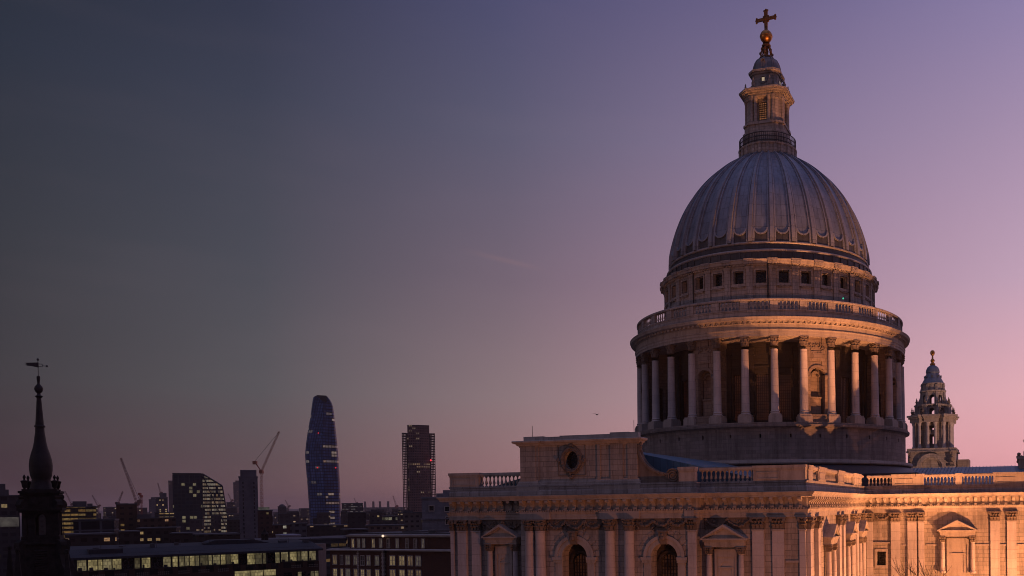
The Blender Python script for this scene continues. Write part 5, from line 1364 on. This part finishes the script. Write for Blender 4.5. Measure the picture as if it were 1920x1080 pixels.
for i, (x0, x1, yt, Yb, lab) in enumerate([
    (130, 218, 1003, 300, 'dark flat block with orange windows in front of the grey framed building'),
    (205, 262, 998, 360, 'low dark block with a few orange lights below the unfinished block'),
    (255, 330, 991, 400, 'wide dark block with a white lit window group below the stepped tower'),
    (318, 372, 1001, 380, 'dark block with orange lit windows at the foot of the tapered glass office'),
    (368, 450, 1003, 350, 'long dark block with scattered warm lights in front of the slanting glass end'),
    (425, 452, 975, 760, 'dark wooded mass of flats filling the gap left of the concrete slab'),
    (645, 690, 994, 400, 'dark low roofs with green lights between glass tower and beige block'),
    (600, 650, 1009, 330, 'very dark gabled roofs left of the brick building')]):
    simple('low_building', lab, 'building', x0, x1, yt, Yb, fm('low_building_' + chr(97 + i), (.032, .026, .024), (.018, .015, .014), 3.1, 3.0, .24, .3, .11 if i != 5 else .03, (1, .58 + .04 * (i % 3), .3), .3, 120 + i, 0, .25, 2), 18, random.uniform(-6, 6), None)
# power station with four chimneys
def chim(t, w, h):
    for px in (686, 700, 711.5, 725.5):
        x = (px - 718) / FPX * 4200; m = MB(); m.lathe([(5.5, h), (4.6, h + 30), (5.0, h + 31), (5.0, h + 33), (0, h + 33)], 12, (x, 20)); bpart('chimney', m, M['chim'], t, 40)
M['chim'] = plain('pale_chimney', (.07, .05, .05), .9)
simple('power_station', 'far power station block with four tall chimneys in a row on the horizon', 'power station', 680, 760, 953, 4200, fm('far_power', (.05, .04, .045), (.04, .03, .035), 9, 8, .2, .3, .12, (.8, .6, .5), .25, 130), 60, 0, None, extra=chim)
# distant roofs along the horizon
random.seed(21)
for i in range(150):
    px = random.uniform(95, 785); Yd = random.choice((900, 1200, 1600, 2100, 2800, 3600)); yt = random.uniform(952, 972) + (0 if Yd > 1500 else 8)
    hz = ztop(px, yt, Yd)
    if hz < 5: continue
    w_ = random.uniform(9, 26)
    simple('distant_building', 'small dark distant building among the hazy roofs of the horizon', 'building', px - w_ / 2, px + w_ / 2, yt, Yd, fm('distant_%s' % chr(97 + i % 6), (.045, .036, .04), (.035, .03, .034), 4.5, 4, .22, .3, .10, (1, .7, .45), .35, 140 + i % 6) if i < 6 else bpy.data.materials['distant_%s' % chr(97 + i % 6)], 20, random.uniform(-15, 15), None, 'distant buildings along the horizon', None, ((random.uniform(0, .4), random.uniform(.5, 1), random.uniform(1, 4) * Yd / 1500, .2),) if i % 3 == 0 else None)
# ---- black cupola
p = at(497, 1022, 250)
cu = thing('church_cupola', 'small black church cupola on a lead dome above the office roof', 'cupola', (p.x, p.y, 0))
kk = 250 / FPX / 4.5
def cz(yc): return ztop(497, 840 + yc / 4.5, 250)
m = MB(); m.lathe([(r * kk, cz(y)) for r, y in ((48, 830), (44, 812), (34, 797), (26, 785))], 16); m.box(-9, 9, -2, 16, 0, cz(828)); bpart('dome', m, M['dark_lead'], cu, 40)
m = MB()
for i in range(8): t = pi / 4 * i; m.tube((22 * kk * sin(t), -22 * kk * cos(t), cz(790)), (22 * kk * sin(t), -22 * kk * cos(t), cz(728)), 5 * kk, None, 6)
m.lathe([(27 * kk, cz(790)), (27 * kk, cz(782)), (10 * kk, cz(780))], 12); m.lathe([(r * kk, cz(y)) for r, y in ((28, 730), (28, 724), (20, 716), (12, 704), (7, 690), (3, 676), (0, 672))], 12); bpart('lantern', m, M['soot'], cu, 30)
# ---- cranes
M['crane_red'] = plain('red_crane_paint', (.26, .06, .04), .6); M['crane_dark'] = plain('faded_crane_paint', (.16, .08, .065), .7); M['crane_orange'] = plain('orange_crane_paint', (.30, .11, .06), .6)
def lattice(m, p, q, w, r, n):
    p = Vector(p); q = Vector(q); d = (q - p).normalized(); a = Vector((0, 1, 0)) if abs(d.y) < .9 else Vector((1, 0, 0)); a = (a - d * a.dot(d)).normalized(); b = d.cross(a)
    C_ = [(a * i + b * j) * w / 2 for i, j in ((-1, -1), (1, -1), (1, 1), (-1, 1))]
    for c in C_: m.tube(p + c, q + c, r, None, 4)
    L = (q - p).length
    for k in range(n):
        u0, u1 = p + d * (L * k / n), p + d * (L * (k + 1) / n)
        for e in range(4): m.tube(u0 + C_[e], u1 + C_[(e + 1) % 4], r * .7, None, 4)
def crane(label, Y, mast, base, jib, back, mat, w=2.0, cab=False):
    pb = at(*base, Y); t = thing('tower_crane', label, 'crane', (pb.x, pb.y, 0), 0, 'construction cranes over the roofs')
    V = lambda p: at(p[0], p[1], Y) - Vector((pb.x, pb.y, 0))
    top = V(mast)
    m = MB(); lattice(m, (0, 0, 0), top, w * .7, w * .05, max(4, int(top.z / w / 1.6))); bpart('mast', m, mat, t)
    m = MB(); e = V(jib); lattice(m, top, e, w * .5, w * .045, max(5, int((e - top).length / w / 1.3))); m.blob(tuple(e), w * .3); bpart('jib', m, mat, t)
    m = MB(); e2 = V(back); m.tube(top, e2, w * .22, None, 5); m.box(e2.x - w * .7, e2.x + w * .7, -w * .5, w * .5, e2.z - w, e2.z + w * .3); m.box(top.x - w * .6, top.x + w * .6, -w * .6, w * .6, top.z - w * .8, top.z + w * .5)
    bpart('counterweight', m, mat, t)
    m = MB(); m.tube(e2 + Vector((0, 0, w * .3)), e, w * .05, None, 4); bpart('stay_cable', m, M['iron'], t)
    return t
crane('tall luffing crane leaning left over the brown unfinished block', 540, (257, 944), (257, 958), (227, 860), (262, 939), M['crane_dark'], 1.6)
crane('short red crane with a white cab beside the brown unfinished block', 560, (265, 930), (266, 953), (258, 948), (262, 925), M['crane_red'], 1.1)
crane('orange lattice crane standing right of the concrete slab, its long jib raised', 640, (490, 884), (491, 957), (523, 810), (478, 866), M['crane_orange'], 1.8)
crane('thin hazy crane rising from the roof edge of the unfinished block', 800, (222, 944), (221, 955), (230, 922), (219, 942), M['crane_dark'], 1.6)
crane('thin hazy crane above the right end of the yellow office', 1300, (184, 950), (186, 958), (173, 929), (187, 947), M['crane_dark'], 2.0)
crane('faint crane over the yellow office, next to the steeple', 1500, (134, 946), (135, 956), (122, 921), (136, 944), M['crane_dark'], 2.0)
crane('tiny crane perched over the dark stepped tower', 1650, (301, 926), (302, 940), (296, 906), (303, 923), M['crane_dark'], 2.4)
crane('faint crane in the gap left of the hazy crowned tower', 1900, (434, 940), (435, 955), (428, 926), (436, 937), M['crane_dark'], 2.4)
crane('small red crane on the horizon right of the four chimneys', 3000, (743, 950), (744, 956), (737, 930), (745, 948), M['crane_red'], 4.5)
crane('tiny crane left of the four far chimneys', 3600, (668, 944), (669, 955), (664, 934), (670, 942), M['crane_dark'], 4)
crane('tiny crane beside the far domed building', 2400, (541, 950), (541, 958), (535, 938), (543, 948), M['crane_dark'], 3)
# ---- bare tree in the street
random.seed(17)
p = at(1800, 1060, 84)
tr = thing('bare_tree', 'leafless street tree with fine twigs against the lit cathedral wall', 'tree', (p.x, p.y, 0))
tk = MB(); cr_ = MB()
def grow(m, p, d, L, r, lev):
    q = p
    for s in range(3):
        d = (d + Vector((random.gauss(0, .11), random.gauss(0, .11), .04))).normalized(); e = q + d * (L / 3); m.tube(q, e, r * (1 - s * .12), r * (.88 - s * .12), 5 if lev < 3 else 3); q = e
    if lev >= 6: return
    for k in range(2 if lev < 1 else random.choice((2, 2, 3))):
        ax = d.orthogonal(); ax.rotate(Matrix.Rotation(random.uniform(0, 2 * pi), 3, d)); nd_ = d.copy(); nd_.rotate(Matrix.Rotation(random.uniform(.3, .75), 3, ax)); nd_.z += .12; nd_.normalize()
        grow(cr_, q, nd_, L * random.uniform(.66, .84), max(.024, r * random.uniform(.5, .62)), lev + 1)
grow(tk, Vector((0, 0, 0)), Vector((0, 0, 1)), 8.5, .28, 0)
zmax = max(v[2] for v in cr_.V); s_ = (ztop(1800, 1030, 84)) / zmax
bpart('trunk', tk, M['bark'], tr, 40); bpart('crown', cr_, M['bark'], tr, 40); tr.scale = (s_ * .85, s_ * .85, s_)
# ---- gull
p = at(1119, 777.5, 110)
m = MB()
m.lathe([(0, -.24), (.04, -.18), (.06, 0), (.045, .12), (.03, .18), (0, .24)], 8)
m.V = [(z, y, x) for x, y, z in m.V]
for s in (-1, 1):
    m.add([(-.06, s * .04, .03), (.1, s * .04, .03), (.06, s * .3, .14), (-.05, s * .3, .14), (-.1, s * .62, .06), (-.06, s * .62, .06)], [(0, 1, 2, 3), (3, 2, 5, 4)])
gu = m.build('flying_gull', plain('gull_grey', (.06, .05, .05), .8), None, 40); gu.location = p; gu.rotation_euler = (.15, .1, radians(65)); tag(gu, 'small dark gull gliding in the empty sky left of the dome', 'bird')
# ================================================================== haze over the city
hz = MB(); hz.box(-9500, 9500, -600, 13900, -3, 215)
hm = bpy.data.materials.new('haze_air'); hm.use_nodes = True; ht = hm.node_tree; ht.nodes.remove(ht.nodes['Principled BSDF'])
pv = ht.nodes.new('ShaderNodeVolumePrincipled'); pv.inputs['Color'].default_value = (1, .86, .8, 1); pv.inputs['Density'].default_value = .00006; pv.inputs['Anisotropy'].default_value = .2
ht.links.new(pv.outputs[0], ht.nodes['Material Output'].inputs['Volume'])
ho = hz.build('haze', hm, None, 0); ho['kind'] = 'stuff'
